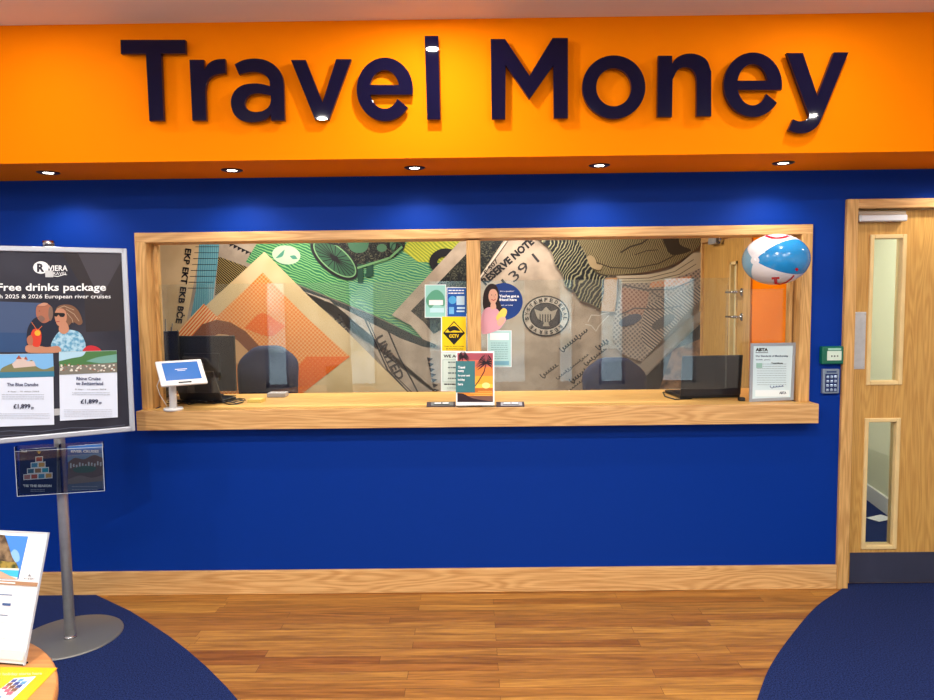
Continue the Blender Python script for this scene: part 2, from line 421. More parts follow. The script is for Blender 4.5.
# skirting
bm = newbm(); box(bm, XL, dxo, YW-.02, YW, 0, .132, 0, .003); struct('baseboard_back', bm, OAKX)
bm = newbm(); box(bm, dx1+.07, XR, YW-.02, YW, 0, .132, 0, .003); struct('baseboard_right', bm, OAKX)

# serving window frame
bm = newbm()
f0, f1 = YW-.02, YW+WT+.02
box(bm, wx0, ix0, f0, YW+.001, CZ, wz1, 0, .002); box(bm, ix1, wx1, f0, YW+.001, CZ, wz1, 0, .002)
box(bm, ix0-.012, ix0+.001, f0+.002, f1, CZ, iz1, 0); box(bm, ix1-.001, ix1+.012, f0+.002, f1, CZ, iz1, 0)
win = struct('window_1', bm, OAKZ)
bm = newbm(); box(bm, wx0+.002, wx1-.002, f0-.001, YW+.001, iz1, wz1-.001, 0, .002); box(bm, ix0, ix1, f0+.002, f1, iz1-.001, iz1+.012); finish('window_head', bm, OAKX, win)
mx0, mx1 = onY(466.3, 240, YW).x, onY(480, 240, YW).x
bm = newbm(); box(bm, mx0, mx1, f0, f1, CZ, iz1-.01, 0, .002); finish('mullion', bm, OAKZ, win)
bm = newbm(); box(bm, ix0+.012, ix0+.03, YW+.05, YW+.075, CZ, iz1-.012); box(bm, ix1-.03, ix1-.012, YW+.05, YW+.075, CZ, iz1-.012); finish('glass_bead', bm, OAKZ, win)
# glass screens
YG = 3.80
def pane(name, x0, x1, z0, z1, y, label):
    b = newbm(); box(b, x0, x1, y-.003, y+.003, z0, z1); return tag(finish(name, b, GLASS), label, 'glass screen', 'glass counter screens')
gt = onY(300, 283, YG).z; gb_ = onY(300, 392, YG).z
pane('glass_screen', ix0+.012, mx0, gb_, gt, YG, 'clear glass security screen in the left half of the serving window')
xk = onY(728, 300, YG).x
pane('glass_screen', mx1, xk, gb_-.008, gt, YG, 'wide clear glass screen right of the wooden mullion, behind the round blue sticker')
pane('glass_screen', xk, ix1-.012, gb_-.008, onY(760, 289, YG+.03).z, YG+.03, 'narrow clear glass screen at the far right of the serving window')

# counter
ctr = thing('service_counter', (0, 3.95, .929), 'long pale oak service counter with thick front edge below the serving window', 'counter')
cx0, cx1 = -1.7677, 1.8125
bm = newbm(); box(bm, cx0+.001, cx1-.001, CF+.022, YW-.0005, .9295, CZ, 0); box(bm, ix0+.013, ix1-.013, YW-.002, CB, .99, CZ); box(bm, -3.0, ix0, YW+WT+.021, CB, .99, CZ); finish('worktop', bm, OAKC, ctr)
bm = newbm(); box(bm, cx0, cx1, CF, CF+.022, .9285, CZ+.0004, 0, .0015); finish('front_edge', bm, OAKX, ctr)
bm = newbm()
for q in (-1.6, -.5, .6, 1.6):
    bm = newbm(); box(bm, q-.02, q+.02, YW+WT+.01, CB-.05, 0, .99); finish('support_panel', bm, OAKZ, ctr)

# ------------------------------------------------------------------ door at right
bm = newbm()
def arch(bm, x0, x1, z0, z1): box(bm, x0, x1, YW-.024, YW+.001, z0, z1, 0, .003)
arch(bm, dxo, dx0, 0, dzo); arch(bm, dx1, dx1+.058, 0, dzo)
box(bm, dx0-.03, dx0, YW-.0, YW+WT, 0, dz1); box(bm, dx1, dx1+.03, YW, YW+WT, 0, dz1)
box(bm, dx0, dx0+.012, YW+.072, YW+.1, 0, dz1-.0)
dfr = struct('door_1', bm, OAKZ)
bm = newbm(); arch(bm, dx0, dx1, dz1, dzo); box(bm, dx0, dx1, YW, YW+WT, dz1, dz1+.03); finish('door_head', bm, OAKX, dfr)
YD = 3.772
def lx(px, py): return onY(px, py, YD).x
def lz(px, py): return onY(px, py, YD).z
v1 = (lx(869, 234), lx(904.5, 234), lz(867, 385), lz(885, 234.5))
v2 = (lx(865.5, 418), lx(898, 548), lz(880, 549), lz(880, 418))
bm = newbm(); D0, D1 = dx0+.004, dx1-.004; DT = dz1-.004
vx0, vx1 = (v1[0]+v2[0])/2, (v1[1]+v2[1])/2
box(bm, D0, vx0, YD, YD+.044, .012, DT); box(bm, vx1, D1, YD, YD+.044, .012, DT)
box(bm, vx0, vx1, YD, YD+.044, v1[3], DT); box(bm, vx0, vx1, YD, YD+.044, v2[3], v1[2]); box(bm, vx0, vx1, YD, YD+.044, .012, v2[2])
leaf = finish('door_leaf', bm, OAKD, dfr)
for (z0, z1) in ((v1[2], v1[3]), (v2[2], v2[3])):
    bm = newbm(); w = .022
    for a, b, c, d in ((vx0, vx0+w, z0, z1), (vx1-w, vx1, z0, z1), (vx0+w, vx1-w, z1-w, z1), (vx0+w, vx1-w, z0, z0+w)):
        box(bm, a, b, YD-.008, YD+.052, c, d, 0, .003)
    vp = finish('vision_panel', bm, BEECH, dfr, None)
    bm = newbm(); box(bm, vx0+w-.003, vx1-w+.003, YD+.02, YD+.026, z0+w-.003, z1-w+.003); finish('pane', bm, GLASS, vp)
bm = newbm(); a = onY(853.5, 312, YD); b = onY(865.5, 369, YD); box(bm, D0+.008, D0+.008+.072, YD-.003, YD, b.z, a.z, 0, .001)
pp = finish('push_plate', bm, STEEL, dfr, None); pp['label'] = 'brushed steel push plate'
for q in (a.z-.012, b.z+.012):
    for s in (.014, .066):
        bm = newbm(); cyl(bm, (D0+.008+s, YD-.0045, q), (D0+.008+s, YD-.003, q), .003, seg=10); finish('screw', bm, CHROME, pp)
bm = newbm(); box(bm, D0+.03, D1-.02, YD-.003, YD, .014, lz(900, 552), 0, .001); finish('kick_plate', bm, KICK, dfr)['label'] = 'dark grey scuffed kick plate'
# closer
clz = thing('door_closer', (lx(883, 216), YD-.03, lz(883, 216)), 'silver overhead door closer at the top of the oak door', 'door closer')
a, b = onY(859.5, 211, YD-.04), onY(907, 221, YD-.04)
bm = newbm(); box(bm, a.x, b.x, YD-.046, YD, b.z, a.z-.022, 0, .004); finish('closer_body', bm, mat('closer_silver', (222, 222, 226), .35, .3), clz)
bm = newbm(); box(bm, a.x, b.x+.001, YD-.03, YD-.006, a.z-.02, a.z, 0, .002); finish('slide_arm', bm, mat('closer_bronze', (168, 150, 132), .4, .4), clz)
bm = newbm(); box(bm, a.x-.002, a.x+.012, YD-.048, YD, b.z-.001, a.z-.021, 0, .003); finish('end_cap', bm, ALU, clz)

# corridor behind the door
ca, cb = onZ(868, 499, 0), onZ(892, 517, 0); cd_ = (cb-ca).normalized(); ca = ca+cd_*((YR-.002-ca.y)/cd_.y); cb = cb+cd_*1.0; cn_ = Vector((-cd_.y, cd_.x, 0))
cb = ca+cd_*min((cb-ca).length, (YW+WT+.02-ca.y)/cd_.y)
bm = newbm(); prism(bm, [ca, cb, cb+cn_*.08, ca+cn_*.08], (0, 0, 2.45)); struct('wall_corridor', bm, mat('paint_corridor', (226, 228, 196), .7))
bm = newbm(); prism(bm, [ca, cb, cb-cn_*.018, ca-cn_*.018], (0, 0, .12)); struct('baseboard_corridor', bm, mat('gloss_white', (230, 230, 228), .3))
bm = newbm(); box(bm, 1.9, XR, YR, YR+.1, 0, 2.45); struct('wall_corridor_end', bm, WHITE)
bm = newbm(); box(bm, 1.872, 1.90, YW+WT+.001, YR, 0, 2.45); struct('wall_corridor_left', bm, WHITE)
p = onZ(880, 518, .002); bm = newbm(); obox(bm, (p.x, p.y, .0015), Vector((.9, .43, 0)), Vector((-.43, .9, 0)), Vector((0, 0, 1)), .16, .1, .001); tag(finish('paper_sheet', bm, PAPER), 'white sheet of paper on the blue floor seen through the lower door glass', 'paper')

# ------------------------------------------------------------------ back room
bm = newbm(); box(bm, -3.4, 1.86, YR, YR+.1, 0, 2.45); struct('wall_rear', bm, CREAM)
bm = newbm(); box(bm, -3.5, -3.4, YW+WT, YR+.1, 0, 2.45); struct('wall_rear_left', bm, CREAM)
XS = 1.78
ya = onX(789.5, 300, XS).y; yb = onX(752, 300, XS).y; yc = onX(745, 300, XS).y
bm = newbm(); box(bm, XS, XS+.09, YW+WT, yb, 0, 2.45); struct('wall_side', bm, ORANGE)
bm = newbm(); box(bm, XS, XS+.09, yb, YR, 2.06, 2.45); struct('wall_side_top', bm, CREAM)
bm = newbm(); box(bm, XS-.012, XS+.09, yc, yb, 0, 2.06, 0, .003); box(bm, XS-.012, XS+.09, YR-.06, YR-.001, 0, 2.06, 0, .003)
dr2 = struct('door_2', bm, OAKZ)
bm = newbm(); box(bm, XS-.012, XS+.09, yc, YR-.06, 2.0, 2.06, 0, .003); finish('door_head', bm, OAKY, dr2)
g0, g1 = onX(736, 290, XS).y, onX(729, 290, XS).y
bm = newbm(); zg0, zg1 = 1.15, 1.83
box(bm, XS+.01, XS+.054, yc, g0, .01, 2.0); box(bm, XS+.01, XS+.054, g1, YR-.06, .01, 2.0); box(bm, XS+.01, XS+.054, g0, g1, .01, zg0); box(bm, XS+.01, XS+.054, g0, g1, zg1, 2.0)
finish('door_leaf', bm, OAKD, dr2)
bm = newbm()
for a, b, c, d in ((g0, g0+.018, zg0, zg1), (g1-.018, g1, zg0, zg1), (g0, g1, zg1-.018, zg1), (g0, g1, zg0, zg0+.018)): box(bm, XS+.002, XS+.06, a, b, c, d, 0)
vp = finish('vision_panel', bm, BEECH, dr2); bm = newbm(); box(bm, XS+.03, XS+.036, g0+.018, g1-.018, zg0+.018, zg1-.018); finish('pane', bm, mat('frosted_pane', (210, 200, 160), .3), vp)
for py in (292, 317):
    c = onX(739.5, py, XS-.01); bm = newbm()
    cyl(bm, (XS+.01, c.y, c.z), (XS-.05, c.y, c.z), .009, seg=14); cyl(bm, (XS+.01, c.y, c.z), (XS+.002, c.y, c.z), .026, seg=20)
    tube(bm, [(XS-.05, c.y, c.z), (XS-.053, c.y+.02, c.z), (XS-.05, c.y+.13, c.z+(.0 if py < 300 else -.0))], .008)
    finish('lever_handle', bm, CHROME, dr2)
c = onX(713, 241, XS-.02)
cl2 = thing('door_closer', c, 'small round metal door closer high on the inner office door', 'door closer')
bm = newbm(); cyl(bm, (XS+.009, c.y-.12, c.z), (XS-.03, c.y-.12, c.z), .03, seg=20); finish('pivot', bm, CHROME, cl2)
bm = newbm(); box(bm, XS-.035, XS+.009, c.y-.07, c.y+.07, c.z-.025, c.z+.025, 0, .008, 2); finish('closer_body', bm, STEEL, cl2)
# vertical post beside the orange wall
bm = newbm(); box(bm, XS-.02, XS, ya-.07, ya, 0, 2.06, 0, .002); struct('trim_1', bm, OAKZ)

# ------------------------------------------------------------------ mural of banknotes
A = Art((0, YR-.002, 0), (0, -1, 0), .0006)
P_beige = pattern('note_paper_left', (196, 164, 122), (208, 178, 136), 'noise', 3, detail=3)
P_grey = pattern('note_paper_grey', (146, 130, 114), (172, 154, 136), 'noise', 5, detail=4)
P_teal = pattern('note_teal', (70, 130, 150), (112, 160, 164), 'wave', 22, 0, 2)
P_dark = pattern('note_dark_engraving', (16, 18, 22), (96, 94, 74), 'noise', 30, dist=3, detail=3, pos=(.5, .72))
P_gold = pattern('note_gold_engraving', (24, 22, 22), (168, 142, 78), 'wave', 22, .8, 5, pos=(.7, .9))
P_green = pattern('note_green', (34, 100, 68), (124, 172, 104), 'wave', 17, 1.15, 14, 3, (.2, .95), c3=(54, 128, 86))
P_green2 = pattern('note_green_blue', (46, 110, 92), (134, 170, 110), 'wave', 17, 1.35, 14, 3, (.2, .95), c3=(64, 134, 98))
P_lime = pattern('note_lime', (128, 142, 44), (184, 180, 62), 'wave', 14, .9, 8, 3, (.3, .8))
P_org = pattern('note_orange_dots', (212, 116, 40), (218, 168, 114), 'dots', 44, .785, .0, pos=(.3, .62))
P_orgs = pattern('note_orange_stripes', (222, 100, 24), (232, 190, 136), 'wave', 15, -.75, 0, pos=(.45, .6))
P_orgd = pattern('note_orange_deep', (214, 96, 24), (222, 140, 76), 'dots', 36, .785, .0, pos=(.45, .75))
P_brn = pattern('note_brown', (104, 58, 36), (136, 78, 48), 'wave', 40, 1.2, 1)
P_cream = pattern('note_cream_edge', (196, 168, 124), (206, 180, 138), 'noise', 4)
P_hair = pattern('engraved_hair', (26, 28, 30), (156, 148, 112), 'wave', 12, -.5, 22, 4, (.4, 1.0), c3=(74, 76, 66))
P_face = pattern('engraved_skin', (68, 60, 42), (146, 132, 96), 'wave', 24, .35, 10, 4, (.1, .9))
P_coat = pattern('engraved_coat', (62, 62, 68), (168, 154, 142), 'dots', 40, .7, .0, pos=(.28, .6))
P_coat2 = pattern('engraved_coat_lines', (74, 74, 80), (180, 166, 152), 'wave', 15, .9, 2, 1, (.3, .7))
P_red = pattern('engraved_red', (122, 84, 74), (178, 150, 134), 'dots', 40, .7, .0, pos=(.28, .6))
P_peach = pattern('engraved_peach', (206, 128, 84), (196, 170, 148), 'dots', 40, .7, .0, pos=(.28, .6))
black = flatc(24, 22, 26); dgreen = flatc(28, 62, 48)
X0, X1, T0, B0 = 60, 700, 225, 470
A.poly([(X0, T0), (480, T0), (480, B0), (X0, B0)], P_grey)
A.poly([(X0, T0), (205, T0), (185, 330), (180, B0), (X0, B0)], P_beige)
A.poly([(200.5, T0), (221.5, T0), (220.2, 243.7), (213, 300), (190, 320), (196, 290)], P_teal)
A.polys([rect(195.5-k*1.1, 246.5+k*5.9, 219-k*.9+(k % 3)*1.5, 247.1+k*5.9) for k in range(8)], black)
A.poly([(221, T0), (270, T0), (248, 270), (218.5, 257)], P_grey)
A.poly([(218.5, 256.5), (249, 267.5), (235, 282), (215, 296)], P_gold)
A.polys([[(230+i*4, 242.5+i*1.9), (234.5+i*4, 244.6+i*1.9), (229.6+i*4, 246.8+i*1.9)] for i in range(6)], black)
A.text('EKP EKT EKB BĊE', 184.8-37.5, 286-4.2, 184.8+37.5, 286+4.2, black, .03, 97.5)
# green note
A.poly([(268, T0), (480, T0), (480, 300), (436, 346), (423, 338), (369, 313), (300, 285), (246, 262)], P_green)
A.poly([(345, T0), (480, T0), (480, 300), (436, 346), (398, 327), (352, 300), (345, 262)], P_green2)
A.poly([(420, T0), (470, T0), (460, 246), (442, 263), (418, 262), (402, 250)], P_lime)
A.poly(ell(286.5, 255, 14.2, 9.4, rot=8), flatc(168, 188, 160))
A.poly(contour([(276, 258, 1), (282, 252), (285, 249.5, 1), (283, 256), (278, 258)]), flatc(70, 130, 110)); A.poly(contour([(290, 256, 1), (295, 255.5), (298, 259, 1), (293, 259)]), flatc(70, 130, 110))
# wheel and carriage
def ring(cx, cy, rx, ry, w, m, rot=0, a0=0, a1=360):
    o = ell(cx, cy, rx, ry, a0, a1, 40, rot); i = ell(cx, cy, rx-w, ry-w, a0, a1, 40, rot); n = len(o)
    A.polys([[o[k], o[(k+1) % n], i[(k+1) % n], i[k]] for k in range(n if abs(a1-a0) >= 360 else n-1)], m)
A.poly(ell(335, 258.5, 30, 15, rot=40), flatc(46, 84, 60)); ring(335, 258.5, 29, 14.4, 2.6, black, 40); ring(335, 258.5, 26.2, 11.8, 1.2, flatc(110, 150, 104), 40)
sp = []
for k in range(20):
    t = radians(k*18); x, y = 24*cos(t), 10.5*sin(t); r = radians(40)
    sp += stroke([(335, 258.5), (335+x*cos(r)-y*sin(r), 258.5+x*sin(r)+y*cos(r))], .75)
A.polys(sp, black); A.poly(ell(335, 258.5, 3.4, 2.6), black)
A.poly(contour([(326, 243, 1), (332, T0, 1), (404, T0, 1), (405, 246), (399, 254), (391, 259), (378, 261), (362, 267), (356, 262), (346, 249)]), P_dark)
A.poly(contour([(347, T0, 1), (370, T0, 1), (368, 248), (358, 253), (349, 247)]), flatc(58, 98, 72)); A.polys([ell(382, 248, 5, 4), ell(393, 245, 3, 5)], flatc(64, 100, 74))
A.polys([rect(358, 264, 363.5, 283), rect(366.5, 262, 373.5, 275)], dgreen)
A.poly(ell(369, 275, 4.2, 2.2), dgreen); ring(397, 248, 6, 6, 1.4, dgreen); 
A.polys(stroke([(358, 268), (390, 258), (402, 247)], 2.2), flatc(96, 138, 92))
ring(446, 262, 16.5, 13.5, 8, black, 0, 110, 330)
# dark wedge and grey note with letters
A.poly([(300, 286), (369, 314), (423, 339), (436, 343), (435, 347.5), (423, 346.5), (400, 338), (345, 309), (318, 300), (308, 296)], flatc(34, 44, 44))
A.poly([(300, 290), (345, 309), (400, 338), (423, 346.5), (440, 350), (470, 420), (410, 420), (404, 392), (384, 366), (360, 330), (330, 300)], P_grey)
A.polys(stroke([(362, 312), (380, 352), (388, 370), (412, 396)], 1.5)+stroke([(365, 312), (384, 356), (392, 372), (416, 396)], .8), black)
A.polys(stroke([(388, 330), (400, 358), (412, 380), (420, 396)], 1.5), black)
A.text('UNITED', 366, 353, 414, 362, flatc(44, 36, 36), .03, 62)
A.text('THE', 331, 321, 352, 328, black, .02, 62)
A.polys([[(427+i*1.1, 357+i*5.2), (433+i*1.1, 358.4+i*5.2), (428.4+i*1.1, 361.6+i*5.2)] for i in range(7)], black)
A.poly([(436, 350), (480, 350), (480, 420), (452, 420)], P_grey)
# strip of the note edge and dark engraving left of the mullion
A.poly([(460, 241.5), (472, T0), (500, T0), (480, 300), (480, 352), (440, 346), (423, 339), (411, 325), (392, 315)], P_grey)
A.poly([(480, 240), (480, 300), (466, 314), (434, 334), (424, 322), (411, 311)], P_dark)
# right-hand note
A.poly([(480, T0), (X1, T0), (X1, B0), (480, B0)], P_grey)
A.poly([(480, T0), (516, T0), (503, 241.5), (480, 276)], P_dark)
A.polys(stroke([(479, 279), (506, 241), (518, T0)], 1.0), flatc(200, 190, 176)); A.polys(stroke([(481, 279), (508, 241), (520, T0)], .7), black)
A.text('F 507', 482, 264.5, 500, 269, black, .02, -48)
A.text('RESERVE NOTE', 475, 257.5, 540, 265.5, black, .05, -41)
A.text('139 I', 499, 265.5, 541, 276, flatc(50, 48, 50), .0, -40); A.text('12', 480, 318, 493, 328, flatc(50, 48, 50), 0, -45)
# round seal
A.poly(ell(545.5, 316, 23.5, 20.5), black); ring(545.5, 316, 22, 19, 5.6, flatc(176, 164, 150)); A.poly(ell(545.5, 316, 14.6, 12.4), flatc(58, 54, 54))
for k, ch in enumerate('FEDERALXRESERVEXSYSTEM'):
    t = 2*pi*k/22-pi/2
    if ch != 'X': cx, cy = 545.5+19.2*cos(t), 316+16.3*sin(t); A.text(ch, cx-1.6, cy-1.9, cx+1.6, cy+1.9, black, .04, math.degrees(t)+90)
A.poly(contour([(534, 309, 1), (541, 311), (545.5, 307), (550, 311), (557, 309, 1), (553, 318), (548, 322), (549, 326, 1), (542, 326, 1), (543, 322), (537, 318)]), flatc(150, 140, 126))
A.polys([rect(539+i*2.6, 314, 540.1+i*2.6, 322) for i in range(5)], black)
# engraved portrait, seen from cheek to coat
def q(x, y, *c): return (min(540+x*.2335, 700), 230+y*.2294)+c
fc = contour([q(100, -30, 1), q(700, -30, 1), q(690, 60, 1), q(655, 90), q(600, 130), q(540, 160), q(440, 185), q(330, 196), q(250, 190), q(205, 150), q(190, 100), q(150, 40)])
A.poly(fc, P_face)
A.poly(contour([q(500, -20, 1), q(600, -20, 1), q(590, 60), q(640, 90), q(560, 110), q(525, 60)]), flatc(58, 50, 40))
A.polys(stroke([q(340, 100), q(380, 75), q(430, 60), q(470, 30)], 1.6)+stroke([q(230, 140), q(300, 165), q(400, 168), q(500, 148), q(570, 112)], 1.0)+stroke([q(400, 110), q(450, 92), q(500, 88)], .8), flatc(60, 50, 38))
A.poly(contour([q(320, 200, 1), q(450, 195), q(560, 168), q(650, 100, 1), q(690, 100, 1), q(690, 170, 1), q(600, 200), q(480, 228), q(345, 232, 1)]), flatc(186, 174, 150))
A.polys(stroke([q(330, 214), q(460, 210), q(570, 182), q(650, 130)], .7)+stroke([q(340, 224), q(470, 222), q(590, 194), q(660, 150)], .7), flatc(90, 84, 74))
A.poly(contour([q(270, 212, 1), q(325, 208, 1), q(322, 300), q(315, 357, 1), q(250, 352, 1), q(262, 300)]), flatc(170, 132, 92))
A.poly(contour([q(345, 232, 1), q(480, 228), q(600, 200), q(690, 165, 1), q(690, 300, 1), q(600, 380, 1), q(430, 572, 1), q(350, 540), q(308, 480), q(312, 380), q(335, 300)]), P_coat)
A.poly(contour([q(440, 330, 1), q(690, 240, 1), q(690, 300, 1), q(600, 380, 1), q(470, 528, 1), q(430, 470)]), P_coat2)
A.poly(contour([q(345, 250, 1), q(460, 270, 1), q(450, 330), q(430, 372, 1), q(335, 360, 1)]), P_red)
A.poly([q(470, 228), q(640, 200), q(628, 240), q(460, 252)], P_peach)
A.polys(stroke([q(350, 240), q(450, 262), q(560, 258), q(660, 215)], 1.3)+stroke([q(330, 372), q(400, 340), q(500, 345), q(600, 330)], 1.3)+stroke([q(470, 270), q(520, 300), q(560, 350)], 1.0), flatc(90, 86, 88))
A.poly(ell(*q(520, 400), 13, 5, rot=-30), flatc(92, 90, 92)); A.poly(ell(*q(380, 392), 12, 5, rot=-20), flatc(84, 90, 104))
A.poly(contour([q(-60, 0, 1), q(-30, -30, 1), q(120, -30, 1), q(165, 60), q(192, 110), q(212, 158), q(245, 195), q(325, 200, 1), q(272, 212), q(268, 270), q(252, 345, 1), q(205, 318), q(165, 305), q(138, 262), q(105, 245), q(92, 195), q(62, 150), q(45, 95), q(0, 50)]), P_hair)
A.poly(contour([q(195, 118, 1), q(215, 112), q(232, 130), q(240, 150), q(262, 155), q(250, 175), q(222, 168), q(205, 150)]), flatc(158, 138, 104))
A.polys(stroke([q(200, 400), q(215, 370), q(250, 372), q(262, 365), q(290, 360)], .8)+stroke([q(190, 410), q(215, 415), q(235, 440), q(245, 420), q(262, 400), q(290, 370)], .8), flatc(196, 186, 174))
# corner strip, lower right
A.poly([q(690, 345), q(690, 400), q(655, 410), q(440, 640), q(380, 700), q(300, 700), q(430, 572)], flatc(142, 132, 122))
A.poly([q(690, 400), q(690, 760), q(330, 760), q(440, 640)], flatc(34, 32, 34))
A.poly([q(560, 520), q(690, 470), q(690, 760), q(480, 760)], pattern('note_brown_texture', (64, 44, 32), (150, 116, 88), 'noise', 12, detail=4))
# handwriting
def scrib(x0, y0, ln, amp, rot, w=.6, seed=1):
    w *= 1.35
    rnd = random.Random(seed); r = radians(rot); pts = []; n = int(ln/1.6)
    n = int(ln*2.4); a_ = 1; ph = 0
    for i in range(n):
        ph += .9
        if int(ph/6.283) != int((ph-.9)/6.283): a_ = rnd.choice((.35, .45, .5, 1.0, .4))
        x = i*ln/n+1.0*sin(ph+1.2)-.5*a_*sin(ph); y = -amp*a_*sin(ph)
        pts.append((x0+x*cos(r)-y*sin(r), y0+x*sin(r)+y*cos(r)))
    return stroke(pts, w)
A.polys(scrib(541, 376, 20, 3, -38, .7, 2)+scrib(560, 350, 34, 3, -38, .7, 3)+scrib(556, 378, 40, 1.6, -38, .5, 4)+scrib(570, 381, 18, 3, -38, .8, 5)+scrib(584, 364, 26, 2.2, -38, .7, 6)+scrib(560, 396, 34, 1.8, -38, .5, 7)+scrib(596, 348, 14, 3, -38, .8, 8), black)
# orange note over the left
A.poly([(266.5, 252.3), (310, 296), (345, 328), (408, 391), (440, 424), (150, 424), (150, 356), (184, 328)], P_cream)
A.poly([(264.8, 272.8), (309, 318), (351, 356), (306, 391), (290, 424), (170, 424), (170, 350), (185, 326), (206.5, 303.6), (219, 317)], P_org)
A.poly([(206.5, 303.6), (221, 318), (200, 345), (170, 350), (185, 326)], P_orgs)
A.poly(contour([(247, 328, 1), (262, 313.5), (272, 316), (287, 326, 1), (272, 336)]), P_orgd)
A.poly([(300, 366), (308, 356), (351, 356), (306, 391), (290, 400)], P_orgd)
o_ = [(188, 356), (193, 338), (205, 324), (219, 319.5), (233, 322), (248, 331), (262, 346), (272, 362)]; i_ = [(204, 360), (208, 346), (214, 337), (221, 333.5), (231, 334.5), (240, 340), (250, 350), (260, 366)]
A.polys([[o_[k], o_[k+1], i_[k+1], i_[k]] for k in range(7)], P_brn)
A.poly(i_, flatc(196, 150, 104))
mural = tag(A.build('wall_mural'), 'wall mural of overlapping enlarged banknotes on the office wall behind the counter', 'mural')

# ------------------------------------------------------------------ sign letters
YL = YB-.040
def L2(px, py): p = onY(px, py, YL); return (p.x, p.z)
def letter(kind, splines, label):
    cu_ = bpy.data.curves.new('l', 'CURVE'); cu_.dimensions = '2D'; cu_.fill_mode = 'BOTH'; cu_.extrude = .010; cu_.bevel_depth = .0012; cu_.bevel_resolution = 1
    for s in splines:
        pl = [L2(*p) for p in s]
        sp_ = cu_.splines.new('POLY'); sp_.points.add(len(pl)-1); sp_.use_cyclic_u = True
        for k, (x, z) in enumerate(pl): sp_.points[k].co = (x, z, 0, 1)
    o = bpy.data.objects.new('l', cu_); COL.objects.link(o); me = bpy.data.meshes.new_from_object(o)
    b = newbm(); b.from_mesh(me)
    for v in b.verts: v.co = Vector((v.co.x, YL+.0112-v.co.z, v.co.y))
    bmesh.ops.recalc_face_normals(b, faces=b.faces)
    for f in b.faces: f.smooth = False; f.material_index = 0
    xs = [v.co.x for v in b.verts]; zs = [v.co.z for v in b.verts]
    c = Vector(((min(xs)+max(xs))/2, YL+.0112, min(zs)))
    bpy.data.objects.remove(o); bpy.data.curves.remove(cu_); bpy.data.meshes.remove(me)
    t = finish('sign_letter', b, NAVY, None, c); tag(t, label, 'letter', 'raised letters of the Travel Money sign')
    # standoff pins tying the letter to the bulkhead
    (p1, p2) = kind
    for p in (p1, p2):
        x, z = L2(*p); pb = newbm(); cyl(pb, (x, YL+.02, z), (x, YB, z), .006, seg=10); finish('standoff_pin', pb, STEEL, t)
def sc(pts, ox, oy, s): return [(ox+p[0]*s, oy+p[1]*s)+tuple(p[2:]) for p in pts]
z1_, z4_ = .19272, .22484
letter(((150, 46), (156, 112)), [[(120.6, 40), (184.8, 40), (185.2, 53.1), (160.5, 53.1), (163.2, 120.2), (149.5, 120.6), (146, 53.3), (121, 53.5)]], 'large navy capital letter T beginning the sign')
letter(((197, 66), (199, 114)), [contour([(189.6, 59.9, 1), (203.5, 59.9, 1), (203.8, 71, 1), (209, 63.3), (216, 59.8), (224.7, 58.9, 1), (225.2, 72.8, 1), (214, 74.8), (207.3, 80.5), (204.9, 90, 1), (205.8, 120.2, 1), (192.5, 120.2, 1)])], 'navy lowercase letter r, second letter of the sign')
letter(((240, 69), (277, 112)), [contour([(234.9, 64.3, 1), (243, 60.3), (254, 58.7), (265, 60.2), (274.5, 65.5), (280.8, 73.5), (283.3, 85), (284.4, 120.2, 1), (271.3, 120.2, 1), (271, 113.5, 1), (266, 118.5), (257.5, 121.4), (249, 121.8), (241, 119.8), (234.8, 114.8), (231.5, 107), (231.3, 99), (234.8, 91), (241.5, 85.8), (250, 83.8), (260, 83.9), (270.2, 86.3, 1), (269.3, 80.0), (265.5, 75.2), (259, 72.2), (251, 71.5), (238.8, 74, 1)]), contour([(244.3, 103), (246.5, 97.5), (251, 94.2), (258, 93.0), (270.8, 95, 1), (271, 101), (268.5, 107), (263, 111), (255.5, 112.2), (249.3, 110.8), (245.6, 107.3)])], 'navy lowercase letter a, only letter a in the sign')
letter(((298, 65), (322, 112)), [[(291.2, 60.1), (305.4, 60.1), (322.4, 103), (336.3, 59.3), (350.9, 59.3), (328.6, 119.8), (315.3, 119.8)]], 'navy lowercase letter v, only letter v in the sign')
def letter_e(cx, cy, rx, ry, ix, iy, bar_t, bar_b, t1, t2, label, sl=0):
    o = []; n = 60
    A0 = math.degrees(math.asin((cy-bar_b)/ry)); A1 = 360-math.degrees(math.atan2((t2[1]-cy)/ry, (t2[0]-cx)/rx))
    for k in range(n+1):
        t = radians(A0+(A1-A0)*k/n); o.append((cx+rx*cos(t), cy-ry*sin(t)))
    B1 = 360-math.degrees(math.atan2((t1[1]-cy)/iy, (t1[0]-cx)/ix)); B0_ = 180+math.degrees(math.asin((bar_b-cy)/iy))
    for k in range(n+1):
        t = radians(B1+(B0_-B1)*k/n); o.append((cx-.3+ix*cos(t), cy-iy*sin(t)))
    h = []; a = math.degrees(math.asin((cy-bar_t)/iy))
    for k in range(31):
        t = radians(a+(180-2*a)*k/30); h.append((cx-.3+ix*cos(t), cy-iy*sin(t)))
    letter(((cx-rx+6, cy), (cx+rx-6, cy-5)), [o, h], label)
letter_e(384.8, 89.3, 27.9, 31.5, 15, 19.6, 85.1, 94.3, (402.4, 102.7), (410, 109.4), 'navy lowercase letter e in the word Travel')
letter(((432, 44), (433, 112)), [[(424.9, 36), (438, 36), (440, 119), (427.4, 119)]], 'tall navy lowercase letter l ending the word Travel')
letter(((498, 50), (561, 110)), [[(491, 39.1), (505, 39.1), (529.5, 76.1), (552.7, 38.1), (567.7, 38.1), (567.7, 117.9), (554.2, 117.9), (553.6, 64.5), (529.5, 98.8), (505.4, 64.1), (505, 118.8), (492, 118.8)]], 'large navy capital letter M beginning the word Money')
